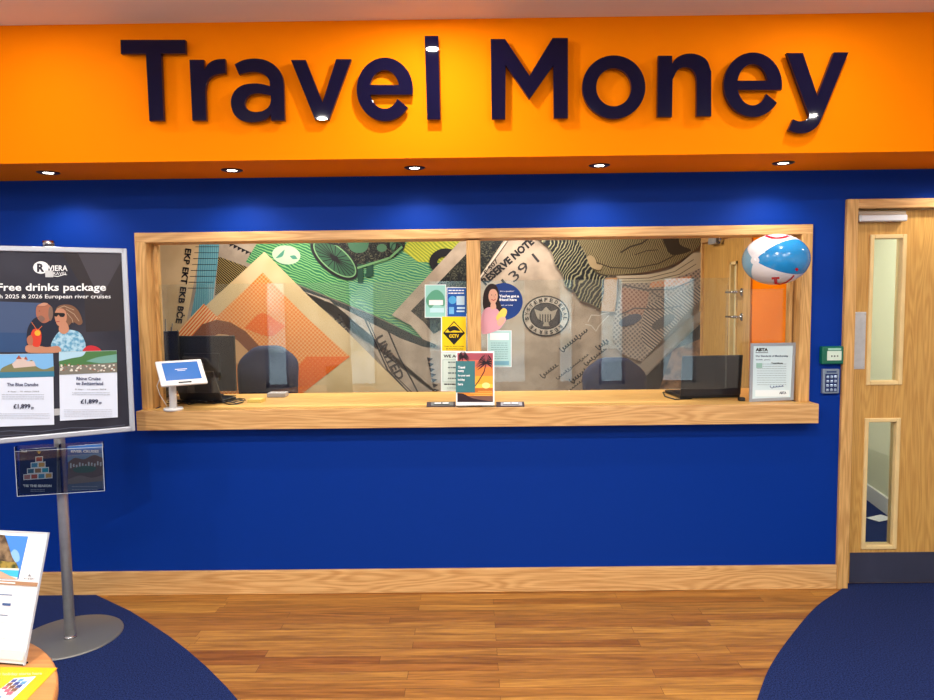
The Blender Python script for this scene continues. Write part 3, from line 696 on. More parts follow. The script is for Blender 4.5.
letter(((614, 62), (614, 112)), [ell(613.9, 87, 31.3, 31.5, n=64), ell(613.8, 87.2, 17.8, 19.3, n=64)], 'round navy lowercase letter o after the capital M')
letter(((665, 66), (705, 110)), [contour(sc([(38, 115, 1), (98, 115, 1), (98, 152, 1), (122, 122), (165, 106), (212, 110), (252, 135), (272, 185, 1), (272, 382, 1), (210, 382, 1), (210, 222, 1), (202, 192), (182, 170), (150, 164), (122, 178), (100, 218, 1), (97, 385, 1), (35, 385, 1)], 650, 30, z4_))], 'navy lowercase letter n in the word Money')
letter_e(650+458.5*z4_, 30+243*z4_, 128.5*z4_, 142.5*z4_, 69*z4_, 93*z4_, 30+226*z4_, 30+265*z4_, (650+540*z4_, 30+300*z4_), (650+570*z4_, 30+328*z4_), 'navy lowercase letter e in the word Money')
letter(((795, 60), (810, 126)), [contour(sc([(610, 103, 1), (680, 103, 1), (745, 295, 1), (820, 100, 1), (882, 100, 1), (768, 380, 1), (745, 425), (712, 450), (680, 458), (650, 456), (618, 444, 1), (638, 398, 1), (660, 406), (682, 405), (698, 398), (711, 383, 1)], 650, 30, z4_))], 'navy lowercase letter y ending the sign')

# ------------------------------------------------------------------ downlights in the bulkhead
def dl(x, y, label):
    t = thing('downlight', (x, y, ZS), label, 'ceiling light', 'downlights under the orange bulkhead')
    b = newbm(); lathe(b, (x, y, ZS), [(.024, .002), (.026, -.004), (.042, -.006), (.052, -.002), (.052, .0)], 32); finish('trim_ring', b, mat('trim_dark', (70, 58, 52), .3, .8), t)
    b = newbm(); lathe(b, (x, y, ZS), [(0, -.003), (.024, -.003), (.026, -.001)], 24); l = finish('lamp_lens', b, mat('lamp_lens', (255, 250, 235), .3, emit=(255, 246, 226), es=14), t)
    return t
DLX = [-2.995, -2.0858, -1.1734, -.2703, .6403, 1.5443, 2.45]
DLY = 3.515
d0 = dl(DLX[1], DLY, 'small round downlight at the far left of the bulkhead underside')
labs = ['small round downlight under the bulkhead, out at the left', None, 'round downlight below the letters r and a', 'round downlight below the letter l of Travel', 'round downlight below the letter o of Money', 'round downlight below the letter y of Money', 'small round downlight above the oak door']
for k, x in enumerate(DLX):
    if k in (1, 0, 6): continue
    copy_tree(d0, (x, DLY, ZS), labs[k])
for k, x in enumerate(DLX):
    ld = bpy.data.lights.new('downlight_lamp', 'SPOT'); ld.energy = 12; ld.spot_size = radians(140); ld.spot_blend = .7; ld.shadow_soft_size = .03; ld.color = (1, .95, .88)
    lo = bpy.data.objects.new('downlight_lamp', ld); COL.objects.link(lo); lo.location = (x, DLY, ZS-.012)

# ------------------------------------------------------------------ items on the counter
# tablet on stand
tb = onZ(172, 411, CZ)
tab = thing('payment_tablet', (tb.x, tb.y+.02, CZ), 'white tablet with blue screen on a white pedestal at the left of the counter', 'tablet')
bc = Vector((tb.x-.005, tb.y+.03, CZ))
b = newbm(); lathe(b, bc, [(0, .0), (.048, 0), (.05, .003), (.05, .010), (.046, .014), (0, .014)], 40); finish('base', b, PWHITE, tab)
b = newbm(); cyl(b, bc+Vector((0, 0, .013)), bc+Vector((0, 0, .15)), .02, .018); tubp = finish('stem', b, PWHITE, tab)
tn = Vector((.60, -.80, 0)).normalized(); tl = radians(44)
tx = Vector((.80, .60, 0)).normalized(); ty = (Vector((0, 0, 1))*cos(tl)-tn*sin(tl)).normalized(); tz = tx.cross(ty)
tc_ = onY(181.5, 372.8, bc.y-.03)
b = newbm(); obox(b, tc_, tx, ty, tz, .232, .165, .014, 0, .005, 3); tbd = finish('tablet_body', b, PWHITE, tab)
Mx = lambda u, v: tc_+tx*u+ty*v+tz*.0073
a = Art(tc_, tz, .0003, mapper=lambda x, y: Mx(x, y))
a.poly(rect(-.088, -.052, .092, .066), mat('tablet_screen', (60, 110, 180), .15, emit=(70, 125, 205), es=.2))
a.polys([rect(-.03, .017, .03, .021), rect(-.02, .008, .02, .011)], PAPER)
ts = a.build('tablet_screen', tab); ts['label'] = 'blue lit screen'
# the art text above is laid out with y up, so flip it
a = Art(tc_, tz, .0003, mapper=lambda x, y: Mx(x, y)); a.poly(rect(-.03, -.074, .035, -.064), PBLACK); a.build('home_slot', tab)
b = newbm(); obox(b, tc_-tz*.02, tx, ty, tz, .07, .06, .028, 0, .006, 2); cyl(b, tc_-tz*.03, bc+Vector((0, 0, .145)), .014, .016, 16); finish('bracket', b, PWHITE, tab)
b = newbm(); tube(b, [onY(160, 378, bc.y+.03), onY(157, 386, bc.y+.04), onY(160, 395, bc.y+.05), onY(165, 403, bc.y+.05), onZ(168, 408, CZ+.004)], .0022); finish('charging_cable', b, PWHITE, tab)

# monitors at the left, seen from behind
def monitor(p, wdir, w, h_, z0, label, tilt=0, foot=True):
    wdir = Vector(wdir).normalized(); nn = Vector((wdir.y, -wdir.x, 0))
    t = thing('monitor', (p[0], p[1], CZ), label, 'monitor', 'dark computer screens on the office side of the counter')
    up = (Vector((0, 0, 1))*cos(tilt)+nn*sin(tilt)).normalized(); c = Vector((p[0], p[1], z0+h_/2))
    b = newbm(); obox(b, c, wdir, nn, up, w, .022, h_, 0, .005, 2); obox(b, c+nn*.016-up*.02, wdir, nn, up, w*.55, .02, h_*.5, 0, .006, 2); finish('screen_housing', b, PBLACK, t)
    b = newbm(); obox(b, c-nn*.0118, wdir, nn, up, w-.02, .001, h_-.02); finish('display', b, mat('display_dark', (18, 22, 30), .1), t)
    b = newbm(); tube(b, [Vector((p[0], p[1], CZ+.01))+nn*.05, Vector((p[0], p[1], z0+.1))+nn*.05, c+nn*.024], .018, 12); finish('neck', b, PBLACK, t)
    b = newbm(); cc = Vector((p[0], p[1], CZ+.005))+nn*.03; obox(b, cc, wdir, nn, Vector((0, 0, 1)), .2, .16, .01, 0, .004, 2); finish('foot', b, PBLACK, t)
    return t
m1 = onY(200, 360, 4.14); monitor((m1.x-.01, 4.215), (1, -.12, 0), .41, .335, 1.062, 'black monitor seen from behind, beside the white tablet')
m2 = onY(170, 360, 4.1); monitor((-1.93, 4.17), (1, .05, 0), .36, .32, 1.11, 'second black monitor partly hidden behind the left window jamb')
# open laptop (angled dark screen)
def laptop(c, wdir, w, d, sh, ang, label):
    wdir = Vector(wdir).normalized(); nn = Vector((-wdir.y, wdir.x, 0))  # nn points away from the viewer
    t = thing('laptop', c, label, 'laptop', 'dark open laptops on the counter')
    c = Vector(c); b = newbm(); obox(b, c+nn*d/2+Vector((0, 0, .011)), wdir, nn, Vector((0, 0, 1)), w, d, .018, 0, .004, 2); finish('base', b, PBLACK, t)
    kb = newbm()
    for r_ in range(5):
        for k in range(13): obox(kb, c+nn*(.04+.028*r_)+wdir*(-w/2+.03+(w-.06)*k/12)+Vector((0, 0, .021)), wdir, nn, Vector((0, 0, 1)), w/16, .02, .003)
    finish('keyboard', kb, PDARK, t)
    up = (Vector((0, 0, 1))*cos(ang)-nn*sin(ang)).normalized(); fr_ = wdir.cross(up)
    b = newbm(); obox(b, c+up*(sh/2+.018), wdir, fr_, up, w, .009, sh, 0, .003, 2); finish('lid', b, PDARK, t)
    b = newbm(); obox(b, c+up*(sh/2+.02)-fr_*(-.0052 if fr_.dot(nn) > 0 else .0052), wdir, fr_, up, w-.02, .0008, sh-.02); finish('display', b, mat('display_dark', (18, 22, 30), .1), t)
    return t
lc_ = onZ(228, 394, CZ)
laptop((lc_.x-.02, 3.94, CZ), (1, -.25, 0), .27, .13, .19, radians(24), 'black laptop with tilted lid in front of the left blue chair')
rc_ = onZ(706, 398, CZ)
laptop((rc_.x+.02, rc_.y-.01, CZ), (1, .08, 0), .345, .24, .225, radians(6), 'dark open laptop seen from behind at the right of the counter')
b = newbm(); o1 = onZ(664, 390, CZ); 
tube(b, [onZ(690, 398.5, CZ)+Vector((0, -.03, .004)), onZ(675, 400, CZ)+Vector((0, 0, .004)), onZ(665, 397, CZ)+Vector((0, 0, .004)), onZ(663, 393, CZ)+Vector((0, 0, .004)), onZ(672, 391.8, CZ)+Vector((0, 0, .004))], .0035); tag(finish('power_cable', b, PBLACK), 'thin black cable looping out beside the right laptop', 'cable')
b = newbm(); oo = onZ(741, 401, CZ); box(b, oo.x-.012, oo.x+.02, oo.y-.01, oo.y+.02, CZ, CZ+.02, 0, .004, 2); tag(finish('cable_socket', b, PBLACK), 'small black plug block beside the framed certificate', 'plug')
# cables at left
b = newbm()
for s in range(5):
    rnd = random.Random(s+3); pts = []
    for k in range(11):
        px = 168+k*7.6+rnd.uniform(-2, 2); py = 404.2+rnd.uniform(-1.6, 1.2)-(k*.3 if s % 2 else 0); pts.append(onZ(px, py, CZ)+Vector((0, .01*s, .004+.0015*s)))
    fine = []
    for k in range(len(pts)-1):
        for j in range(4): fine.append(pts[k].lerp(pts[k+1], j/4))
    tube(b, fine, .003, 6)
tag(finish('cable_tangle', b, PBLACK), 'tangle of black cables lying on the counter beneath the left monitors', 'cables', kind=None)
# sticky notes and grey box
p = onZ(255, 402.5, CZ); b = newbm(); obox(b, (p.x, p.y+.03, CZ+.009), Vector((.98, -.1, 0)).normalized(), Vector((.1, .98, 0)).normalized(), Vector((0, 0, 1)), .078, .076, .018, 0, .001); tag(finish('note_pad', b, flatc(238, 214, 120)), 'small yellow pad of sticky notes on the counter', 'note pad')
p = onZ(276, 397.5, CZ); b = newbm(); box(b, p.x-.055, p.x+.055, p.y, p.y+.08, CZ, CZ+.026, 0, .004, 2); ob_ = tag(finish('card_box', b, mat('box_grey', (176, 172, 176), .5)), 'small grey box next to the yellow note pad', 'box')
# twig plant in the far left corner
pl = thing('potted_plant', (-2.02, 4.48, 1.03), 'thin leafless plant twigs rising behind the left monitors', 'plant')
pb0 = onY(160, 345, 4.2)
pl.location = (pb0.x-.03, 4.29, CZ)
b = newbm(); lathe(b, (pb0.x-.03, 4.29, CZ), [(0, 0), (.035, 0), (.045, .07), (.041, .07), (.038, .06), (0, .06)], 24); finish('pot', b, PBLACK, pl)
b = newbm()
for k, (dx, dz) in enumerate(((-.02, .38), (.03, .42), (-.01, .47), (.06, .40), (.025, .44))):
    tube(b, [(pb0.x-.03, 4.29, CZ+.06), (pb0.x+dx*.4, 4.29, CZ+dz*.55), (pb0.x+dx, 4.29+.01*k, CZ+dz)], .003, 6)
    tube(b, [(pb0.x+dx*.5, 4.29, CZ+dz*.65), (pb0.x+dx+.02, 4.29, CZ+dz*.8)], .002, 6)
finish('twig', b, flatc(40, 34, 28), pl)

# brochure stand with the sunset leaflet
yl_ = CF+.035
br_ = thing('brochure_stand', (onZ(475, 407, CZ).x, yl_, CZ), 'clear stand with sunset palm tree leaflet at the middle of the counter edge', 'leaflet stand')
bt = radians(6); nB = Vector((0, -cos(bt), sin(bt)))
def bp(px, py, off=0): return onP(px, py, (0, yl_-.018, CZ), nB)+nB*off
q4 = [bp(456, 406), bp(494.5, 405.5), bp(494.2, 351.2), bp(456.3, 351.5)]
b = newbm(); prism(b, [v+nB*-.002 for v in q4], nB*-.003); 
prism(b, [Vector((q4[0].x, yl_-.02, CZ)), Vector((q4[1].x, yl_-.02, CZ)), Vector((q4[1].x, yl_+.05, CZ)), Vector((q4[0].x, yl_+.05, CZ))], (0, 0, .003))
finish('acrylic_back', b, ACRYL, br_)
a = Art((0, yl_-.018, CZ), nB, .0003)
a.poly([(456, 405.5), (494.5, 405), (494.2, 351.2), (456.3, 351.5)], PAPER)
sky = [((170, 78, 92), 353, 360), ((214, 106, 84), 360, 367), ((238, 132, 58), 367, 376), ((250, 168, 50), 376, 384), ((252, 196, 70), 384, 388), ((196, 110, 40), 388, 392), ((228, 140, 48), 392, 396), ((120, 84, 72), 396, 401.5)]
a.polys([], PAPER)
for c, t0, t1 in sky: a.poly(rect(457.4, t0, 493, t1), flatc(*c), True)
a.poly(ell(486, 385.5, 4, 3), flatc(255, 232, 140)); a.polys([rect(470, 393, 492, 393.6), rect(474, 395, 490, 395.5), rect(478, 391, 492, 391.5)], flatc(252, 190, 90))
pb = flatc(44, 24, 34)
a.poly(contour([(457.4, 402, 1), (457.4, 393, 1), (464, 394), (472, 398), (482, 400), (493, 401.5, 1), (493, 402, 1)]), pb)
fr = []
for cx, cy, s in ((486, 363, 11), (463, 357, 7)):
    for an in range(-210, 35, 18):
        r = radians(an); e = (min(492.5, max(458, cx+s*cos(r))), cy+s*.6*sin(r)+abs(cos(r))*s*.45); m_ = (cx+s*.5*cos(r), cy+s*.75*sin(r)-1)
        fr.append([(cx, cy-.6), m_, e, (m_[0], m_[1]+1.8), (cx, cy+.6)])
a.polys(fr, pb); a.polys(stroke([(486.5, 362), (484, 372), (478, 382), (472, 390)], .9)+stroke([(463, 357), (462, 362)], .8), pb)
a.poly(rect(455.8, 361, 475, 392.5), flatc(58, 116, 122))
for k, (s, w) in enumerate((('Travel', 465), ('money', 464), ('for your next', 470), ('holiday', 465), ('here', 463))): a.text(s, 458, 366+k*4.2, w, 368.6+k*4.2, PAPER, .03)
a.build('sunset_leaflet', br_)
# two flat nameplates
for (x0, x1, lb, c0) in ((426.5, 455.5, 'flat dark tray with small leaflet left of the sunset leaflet stand', (116, 120, 118)), (496.5, 524.5, 'flat dark tray with small leaflet right of the sunset leaflet stand', (170, 170, 176))):
    c0_ = onZ(x0, 407.3, CZ); c1_ = onZ(x1, 406.9, CZ); cc = (c0_+c1_)/2; w = (c1_-c0_).length
    tr = thing('leaflet_tray', (cc.x, cc.y+.02, CZ), lb, 'tray', 'flat leaflet trays at the counter edge')
    b = newbm(); prism(b, [(cc.x-w/2, cc.y, CZ), (cc.x-w/2, cc.y, CZ+.004), (cc.x-w/2, cc.y+.03, CZ+.024), (cc.x-w/2, cc.y+.04, CZ)], (w, 0, 0)); finish('tray', b, flatc(70, 60, 66), tr)
    sl = Vector((0, .03, .020)).normalized(); nl = Vector((0, -.020, .03)).normalized(); o_t = Vector((cc.x, cc.y, CZ+.004))
    b = newbm(); obox(b, o_t+Vector((.006, 0, 0))+sl*.018+nl*.0012, Vector((1, 0, 0)), sl, nl, w-.035, .026, .0016); lf = finish('leaflet', b, flatc(*c0), tr)
    a = Art((0, 0, 0), nl, .0002, mapper=lambda x, y, o_t=o_t: o_t+Vector((x, 0, 0))+Vector((0, .03, .020)).normalized()*y+Vector((0, -.020, .03)).normalized()*.0022)
    a.polys([rect(-.035, .019, .0, .028), rect(.008, .019, .04, .028)], PAPER); a.polys([rect(-.04, .010, .045, .014)], INK); a.build('print', lf)

# framed certificate at the right
yc_ = 3.752
ce = thing('document_holder', (1.63, yc_, CZ), 'grey edged clear document holder with white certificate at the right end of the counter', 'document holder')
nC = Vector((.06, -1, .05)).normalized(); pC = Vector((1.62, yc_, 1.2))
def cp(px, py): return onP(px, py, pC, nC)
crn = [(749.5, 402), (793.5, 400), (796, 342.5), (751, 343.2)]
b = newbm(); o4 = [cp(*p) for p in crn]; 
i4 = [cp(*p) for p in ((752.2, 398.8), (790.8, 397.2), (793.2, 345.4), (753.6, 346))]
for k in range(4):
    j = (k+1) % 4; prism(b, [o4[k], o4[j], i4[j], i4[k]], nC*-.008)
finish('frame', b, mat('holder_grey', (150, 156, 164), .3), ce)
b = newbm(); prism(b, [v-nC*.0045 for v in i4], nC*-.003); finish('backing', b, PWHITE, ce)
a = Art(pC-nC*.004, nC, .0003)
a.poly([(752.2, 398.8), (790.8, 397.2), (793.2, 345.4), (753.6, 346)], flatc(206, 226, 232))
a.text('ABTA', 755.5, 348, 768, 351.4, INK, .06); a.poly(rect(755.5, 352.4, 768, 353), INK)
a.text('Our Standards of Membership', 755.5, 355, 788, 357.4, flatc(40, 60, 90), .03); a.text('with you', 755.5, 359, 770, 360.6, flatc(40, 60, 90), .02)
a.lines(757, 786, [364+k*2.3 for k in range(10)], flatc(130, 150, 160), .4); a.text('Travel Money', 771, 362.4, 783, 364.2, INK, .03)
a.poly(rect(756, 363, 762, 368), flatc(150, 190, 180)); a.poly(rect(755, 390, 789, 396.4), flatc(226, 238, 242)); a.polys(scrib(770, 387, 14, 1.2, -5, .4, 3), flatc(70, 90, 140)); a.text('ABTA', 779, 391.5, 786, 394, flatc(50, 60, 80), .04)
a.build('certificate', ce)

# beach ball
bx = Vector((1.5435, 3.578, 1.780)); BR, BZ = .160, .8
ball = thing('beach_ball', (bx.x, bx.y, bx.z-BR*BZ), 'inflatable white and sky blue beach ball with red smile marks hanging at the window top', 'beach ball')
ax = Vector((-.86, -.50, -.06)).normalized(); e1 = (Vector((0, -1, 0))-ax*(-ax.y)).normalized(); e2 = ax.cross(e1)
BW = mat('ball_white', (236, 236, 240), .18, coat=.3); BB = mat('ball_blue', (40, 140, 205), .18, coat=.3); BL = mat('ball_pale_blue', (130, 178, 205), .2, coat=.3); BRd = mat('ball_red', (205, 25, 45), .25)
b = newbm(); NS, NR = 72, 40; rings = []
for i in range(NR+1):
    th = pi*i/NR
    rings.append([b.verts.new(ax*cos(th)*BR+(e1*cos(2*pi*k/NS)+e2*sin(2*pi*k/NS))*sin(th)*BR) for k in range(NS)] if 0 < i < NR else [b.verts.new(ax*cos(th)*BR)])
for i in range(NR):
    for k in range(NS):
        p_, q_ = rings[i], rings[i+1]; j = (k+1) % NS
        vs = (p_[0], q_[k], q_[j]) if i == 0 else ((p_[k], p_[j], q_[0]) if i == NR-1 else (p_[k], p_[j], q_[j], q_[k]))
        f = b.faces.new(vs); f.smooth = True; ang = ((k+.5)*360/NS+180) % 360-180-4
        f.material_index = 0 if abs(ang) > 42 and abs(ang) < 125 else (1 if abs(ang) <= 42 else 2)
        if i == 0 or i == 1: f.material_index = 0
for v in b.verts: v.co = Vector((v.co.x, v.co.y, v.co.z*BZ))+bx
finish('ball_skin', b, [BW, BB, BL], ball)
def onball(px, py):
    d = ray(px, py).copy(); d.z /= BZ; o_2 = O-bx; o_2 = Vector((o_2.x, o_2.y, o_2.z/BZ)); r = BR+.0022
    A_, B_, C_ = d.dot(d), 2*o_2.dot(d), o_2.dot(o_2)-r*r; D_ = B_*B_-4*A_*C_
    t = (-B_-sqrt(max(D_, 0)))/(2*A_); return O+ray(px, py)*t
b = newbm()
def bstroke(pts, w):
    fine = []
    for u, v in zip(pts, pts[1:]): fine += [(u[0]+(v[0]-u[0])*k/4, u[1]+(v[1]-u[1])*k/4) for k in range(4)]
    fine.append(pts[-1])
    for s in stroke(fine, w): b.faces.new([b.verts.new(onball(*p)) for p in s])
bstroke([(766, 235.6), (771, 237.4), (777, 238.2), (783, 237.4), (789, 235.8)], 1.9); finish('red_smile_mark', b, BRd, ball); b = newbm()
bstroke([(772, 278.4), (779, 278), ], 2.2); bstroke([(775.4, 278.5), (776, 283.6)], 3.2); bstroke([(776, 283.5), (780, 284.2), (786, 282.5), (791, 279), (794, 275.5)], 1.5)
finish('red_smile_mark', b, BRd, ball); b = newbm(); b.faces.new([b.verts.new(onball(*p)) for p in ell(796.8, 269.5, 1.6, 1.6, n=14)])
finish('red_dot', b, BRd, ball)
b = newbm(); vp_ = ax*BR; vp_ = Vector((vp_.x, vp_.y, vp_.z*BZ))+bx; cyl(b, vp_-ax*.003, vp_+ax*.005, .009, .007, 16); finish('valve', b, BW, ball)

# stickers, posters and painted reflections on the glass
YS = YG-.0035
def sheet(name, label, cat, pts, fn, thick=.0006, y=YS, group=None):
    t = thing(name, onY(pts[0][0], pts[0][1], y), label, cat, group)
    b = newbm(); prism(b, [onY(px, py, y) for px, py in pts], (0, -thick, 0)); finish('sheet', b, PAPER, t)
    a = Art((0, y-thick-.0001, 0), (0, -1, 0), .0002); fn(a); a.build('print', t); return t
def f1_(a):
    a.poly(rect(447.3, 288, 466, 316.5), flatc(20, 84, 170)); a.lines(448.5, 464, [290.4, 293.2], PAPER, 1.1)
    a.poly(ell(452.5, 300, 4, 4), flatc(80, 170, 226)); a.polys([rect(456.5, 296, 464.5, 305), rect(457, 307, 465, 309), rect(456.5, 310.5, 464.5, 312)], flatc(190, 220, 240)); a.poly(rect(449, 307, 454, 314), flatc(110, 180, 230))
sheet('leaflet_poster', 'blue travel leaflet taped to the glass left of the mullion, above the yellow one', 'poster', rect(446.5, 287.3, 466, 317.2), f1_)
def f2_(a):
    a.poly(rect(442, 316.6, 466, 350.8), flatc(244, 206, 20))
    a.poly([(454, 321), (465, 333), (454, 345), (443, 333)], INK); a.poly([(454, 322.4), (463.2, 332.4), (444.8, 332.4)], flatc(244, 206, 20)); a.poly(contour([(448, 329), (451, 326.5), (455, 326), (458, 328), (460, 331), (454, 330.4), (450, 331.6)]), INK)
    a.text('CCTV', 449.2, 334.2, 459, 337.8, flatc(244, 206, 20), .05); a.text('Images are being recorded', 444.5, 345.6, 464, 347, INK, .01); a.lines(446, 463, [348.4, 349.8], INK, .4)
sheet('warning_sign', 'yellow warning sign with black diamond and CCTV lettering on the glass', 'sign', rect(441, 315.6-.2+2, 466, 352), lambda a: f2_(a))
def f3_(a):
    a.poly(rect(441.6, 352.8, 475, 390.6), flatc(214, 230, 222)); a.text('WE ACCEPT', 443.5, 354.6, 470, 357.6, INK, .04)
    a.lines(448, 456, [362.2+k*5.4 for k in range(4)], flatc(80, 100, 100), 1.2)
    a.lines(444, 456, [384.2], flatc(50, 60, 60), 1.3); a.lines(447, 465, [388], flatc(110, 120, 120), .4); a.polys([rect(442.8, 359.6, 443.1, 382), rect(442.8, 359.6, 470, 359.9), rect(442.8, 381.7, 470, 382)], flatc(120, 150, 150))
sheet('notice_sheet', 'pale green notice sheet on the glass partly hidden by the sunset leaflet', 'notice', rect(441, 352.3, 466, 391.2), lambda a: f3_(a))
def f0_(a):
    a.poly(rect(425.4, 285.2, 445.4, 317), flatc(150, 206, 196)); a.poly(contour([(426, 300), (431, 292), (438, 290), (444, 296), (444, 306), (436, 304), (430, 308)]), flatc(90, 160, 130)); a.poly(rect(429, 300, 443, 305), PAPER); a.poly(rect(430, 308, 444, 312.5), flatc(190, 226, 232))
sheet('leaflet_poster', 'pale green and white patch painted as a reflection on the glass, left of the posters', 'poster', rect(424.8, 284.6, 446, 317.6), f0_, y=YS+.0002)  # sheet coloured to imitate a bright reflection in the glass
# round sticker with woman
st = thing('window_sticker', onY(505, 305, YS), 'round navy sticker with a smiling woman in pink on the glass right of the mullion', 'sticker')
b = newbm(); prism(b, [onY(px, py, YS) for px, py in ell(503.5, 301.5, 19.2, 18.5, n=48)], (0, -.0006, 0)); finish('disc', b, flatc(22, 58, 128), st)
a = Art((0, YS-.0008, 0), (0, -1, 0), .0002)
a.text('Got a question?', 500, 290.5, 514, 292.2, PAPER, .01); a.text("You've got a\nfriend here", 499, 294.6, 519, 301, PAPER, .05); a.text('ask us today', 501, 304.5, 513, 306, PAPER, .01)
hair_ = flatc(40, 26, 26); skin = flatc(226, 176, 150); pink = flatc(222, 164, 178)
a.poly(contour([(483, 306), (484, 292), (489, 284.5), (495, 284.5), (498.6, 291), (499.5, 301), (502, 309), (497, 312), (487, 312)]), hair_)
a.poly(contour([(481.5, 316), (485, 309), (491, 307), (497, 309), (501, 314), (506, 319), (503, 325), (498, 330), (486, 334), (481.5, 332)]), pink)
a.poly(contour([(488.5, 296), (490.5, 290), (495, 289.5), (497.6, 294), (497, 300), (493.8, 304.4), (490, 302)]), skin); a.poly(contour([(491, 303), (495, 303), (496, 308), (491, 309)]), skin)
a.polys([ell(491.6, 295, .55, .4, n=8), ell(495.6, 294.8, .55, .4, n=8)], hair_); a.polys(stroke([(491.5, 299.3), (493.6, 300.6), (495.8, 299)], .7), flatc(180, 60, 70)); a.polys(stroke([(493.8, 295.4), (494.3, 297.6)], .4), flatc(190, 130, 110))
a.poly(contour([(496, 318), (500, 311), (504, 308), (507, 311), (505, 317), (500, 322)]), flatc(240, 206, 96)); a.poly(contour([(497, 322), (501, 317), (505, 318), (503, 324), (499, 326)]), skin)
a.build('print', st)
# sheet coloured like a bright window reflection, under the sticker
def f4_(a):
    a.poly(rect(488, 331, 511, 366.5), flatc(176, 214, 214)); a.poly(rect(490, 333, 509, 340), PAPER); a.lines(491, 508, [343+k*2.2 for k in range(8)], flatc(110, 150, 156), .5); a.poly(rect(490, 361, 509, 365), flatc(120, 176, 196))
sheet('notice_sheet', 'pale blue sheet painted as a window reflection on the glass below the round sticker', 'notice', rect(487.3, 330.4, 511.6, 367), f4_, y=YS+.0006)

# ------------------------------------------------------------------ office chairs
def chair(x, y, zt, w, yaw, label):
    t = thing('office_chair', (x, y, 0), label, 'chair', 'blue office chairs behind the counter')
    R_ = Matrix.Rotation(yaw, 3, 'Z')
    def P3(a_, b_, c_): v = R_@Vector((a_, b_, 0)); return Vector((x+v.x, y+v.y, c_))
    # curved back shell
    b = newbm(); n, m_ = 14, 14; fr_, bk = [], []; bh = .50; 
    for i in range(n+1):
        rf, rb = [], []
        for j in range(m_+1):
            u = i/n*2-1; v = j/m_
            wd = w/2*(1.0-.10*(1-v))*((1-max(0, (v-.72)/.28)**2.2*.42)) 
            px = u*wd; cz = zt-bh+v*bh-(abs(u)**4)*.035*max(0, v-.4)/.6
            yy = .045*u*u+.02*cos(v*pi*2)
            rf.append(b.verts.new(P3(px, -.17-yy*0+yy-.03, cz))); rb.append(b.verts.new(P3(px*.98, -.17+yy+.035, cz)))
        fr_.append(rf); bk.append(rb)
    for i in range(n):
        for j in range(m_):
            for G, fl in ((fr_, 0), (bk, 1)):
                f = b.faces.new([G[i][j], G[i+1][j], G[i+1][j+1], G[i][j+1]]); f.smooth = True
    edge = [(i, 0) for i in range(n)]+[(n, j) for j in range(m_)]+[(i, m_) for i in range(n, 0, -1)]+[(0, j) for j in range(m_, 0, -1)]
    for k in range(len(edge)):
        i, j = edge[k]; i2, j2 = edge[(k+1) % len(edge)]
        f = b.faces.new([fr_[i][j], fr_[i2][j2], bk[i2][j2], bk[i][j]]); f.smooth = True
    finish('backrest', b, CHAIRB, t)
    b = newbm(); box(b, -.23, .23, -.1, .34, .0, .08, 0, .03, 3); 
    for v in b.verts: v.co = P3(v.co.x, v.co.y, v.co.z+.44)
    finish('seat', b, CHAIRB, t)
    b = newbm(); tube(b, [P3(0, .05, .44), P3(0, -.12, .45), P3(0, -.19, .55), P3(0, -.18, zt-.3)], .02, 10); finish('back_bar', b, PBLACK, t)
    b = newbm(); cyl(b, P3(0, .1, .1), P3(0, .1, .44), .028); finish('gas_lift', b, PBLACK, t)
    for s in (-1, 1):
        b = newbm(); tube(b, [P3(s*.2, .1, .46), P3(s*.26, .08, .5), P3(s*.265, .05, .66)], .014, 8); box(b, -.03, .03, -.12, .12, 0, .025, 0, .01, 2)
        vs = list(b.verts)[-1:]
        b2 = newbm(); box(b2, -.03, .03, -.12, .12, 0, .025, 0, .01, 2); b.free(); b = newbm(); tube(b, [P3(s*.2, .1, .46), P3(s*.26, .08, .5), P3(s*.265, .05, .66)], .014, 8)
        merge(b, b2, lambda v, s=s: P3(v.x+s*.265, v.y+.04, v.z+.655)); finish('armrest', b, PBLACK, t)
    for k in range(5):
        an = 2*pi*k/5+.3; e_ = (.28*cos(an), .1+.28*sin(an))
        b = newbm(); tube(b, [P3(0, .1, .11), P3(e_[0], e_[1], .075)], .018, 8); lg = finish('leg', b, PBLACK, t)
        b = newbm(); c_ = P3(e_[0], e_[1], .03); cyl(b, c_+Vector((-.012, 0, 0)), c_+Vector((.012, 0, 0)), .03, seg=18); cyl(b, c_, c_+Vector((0, 0, .045)), .008, seg=8); finish('castor', b, PBLACK, lg)
    return t
c1 = (onY(237, 346, 4.75)+onY(300, 346, 4.75))/2
chair(c1.x-.035, 4.93, c1.z, .42, .12, 'blue office chair behind the counter in front of the orange banknote')
c2 = (onY(583, 358, 4.75)+onY(650, 358, 4.75))/2
chair(c2.x, 4.93, c2.z, .45, -.05, 'blue office chair behind the counter in front of the engraved portrait')

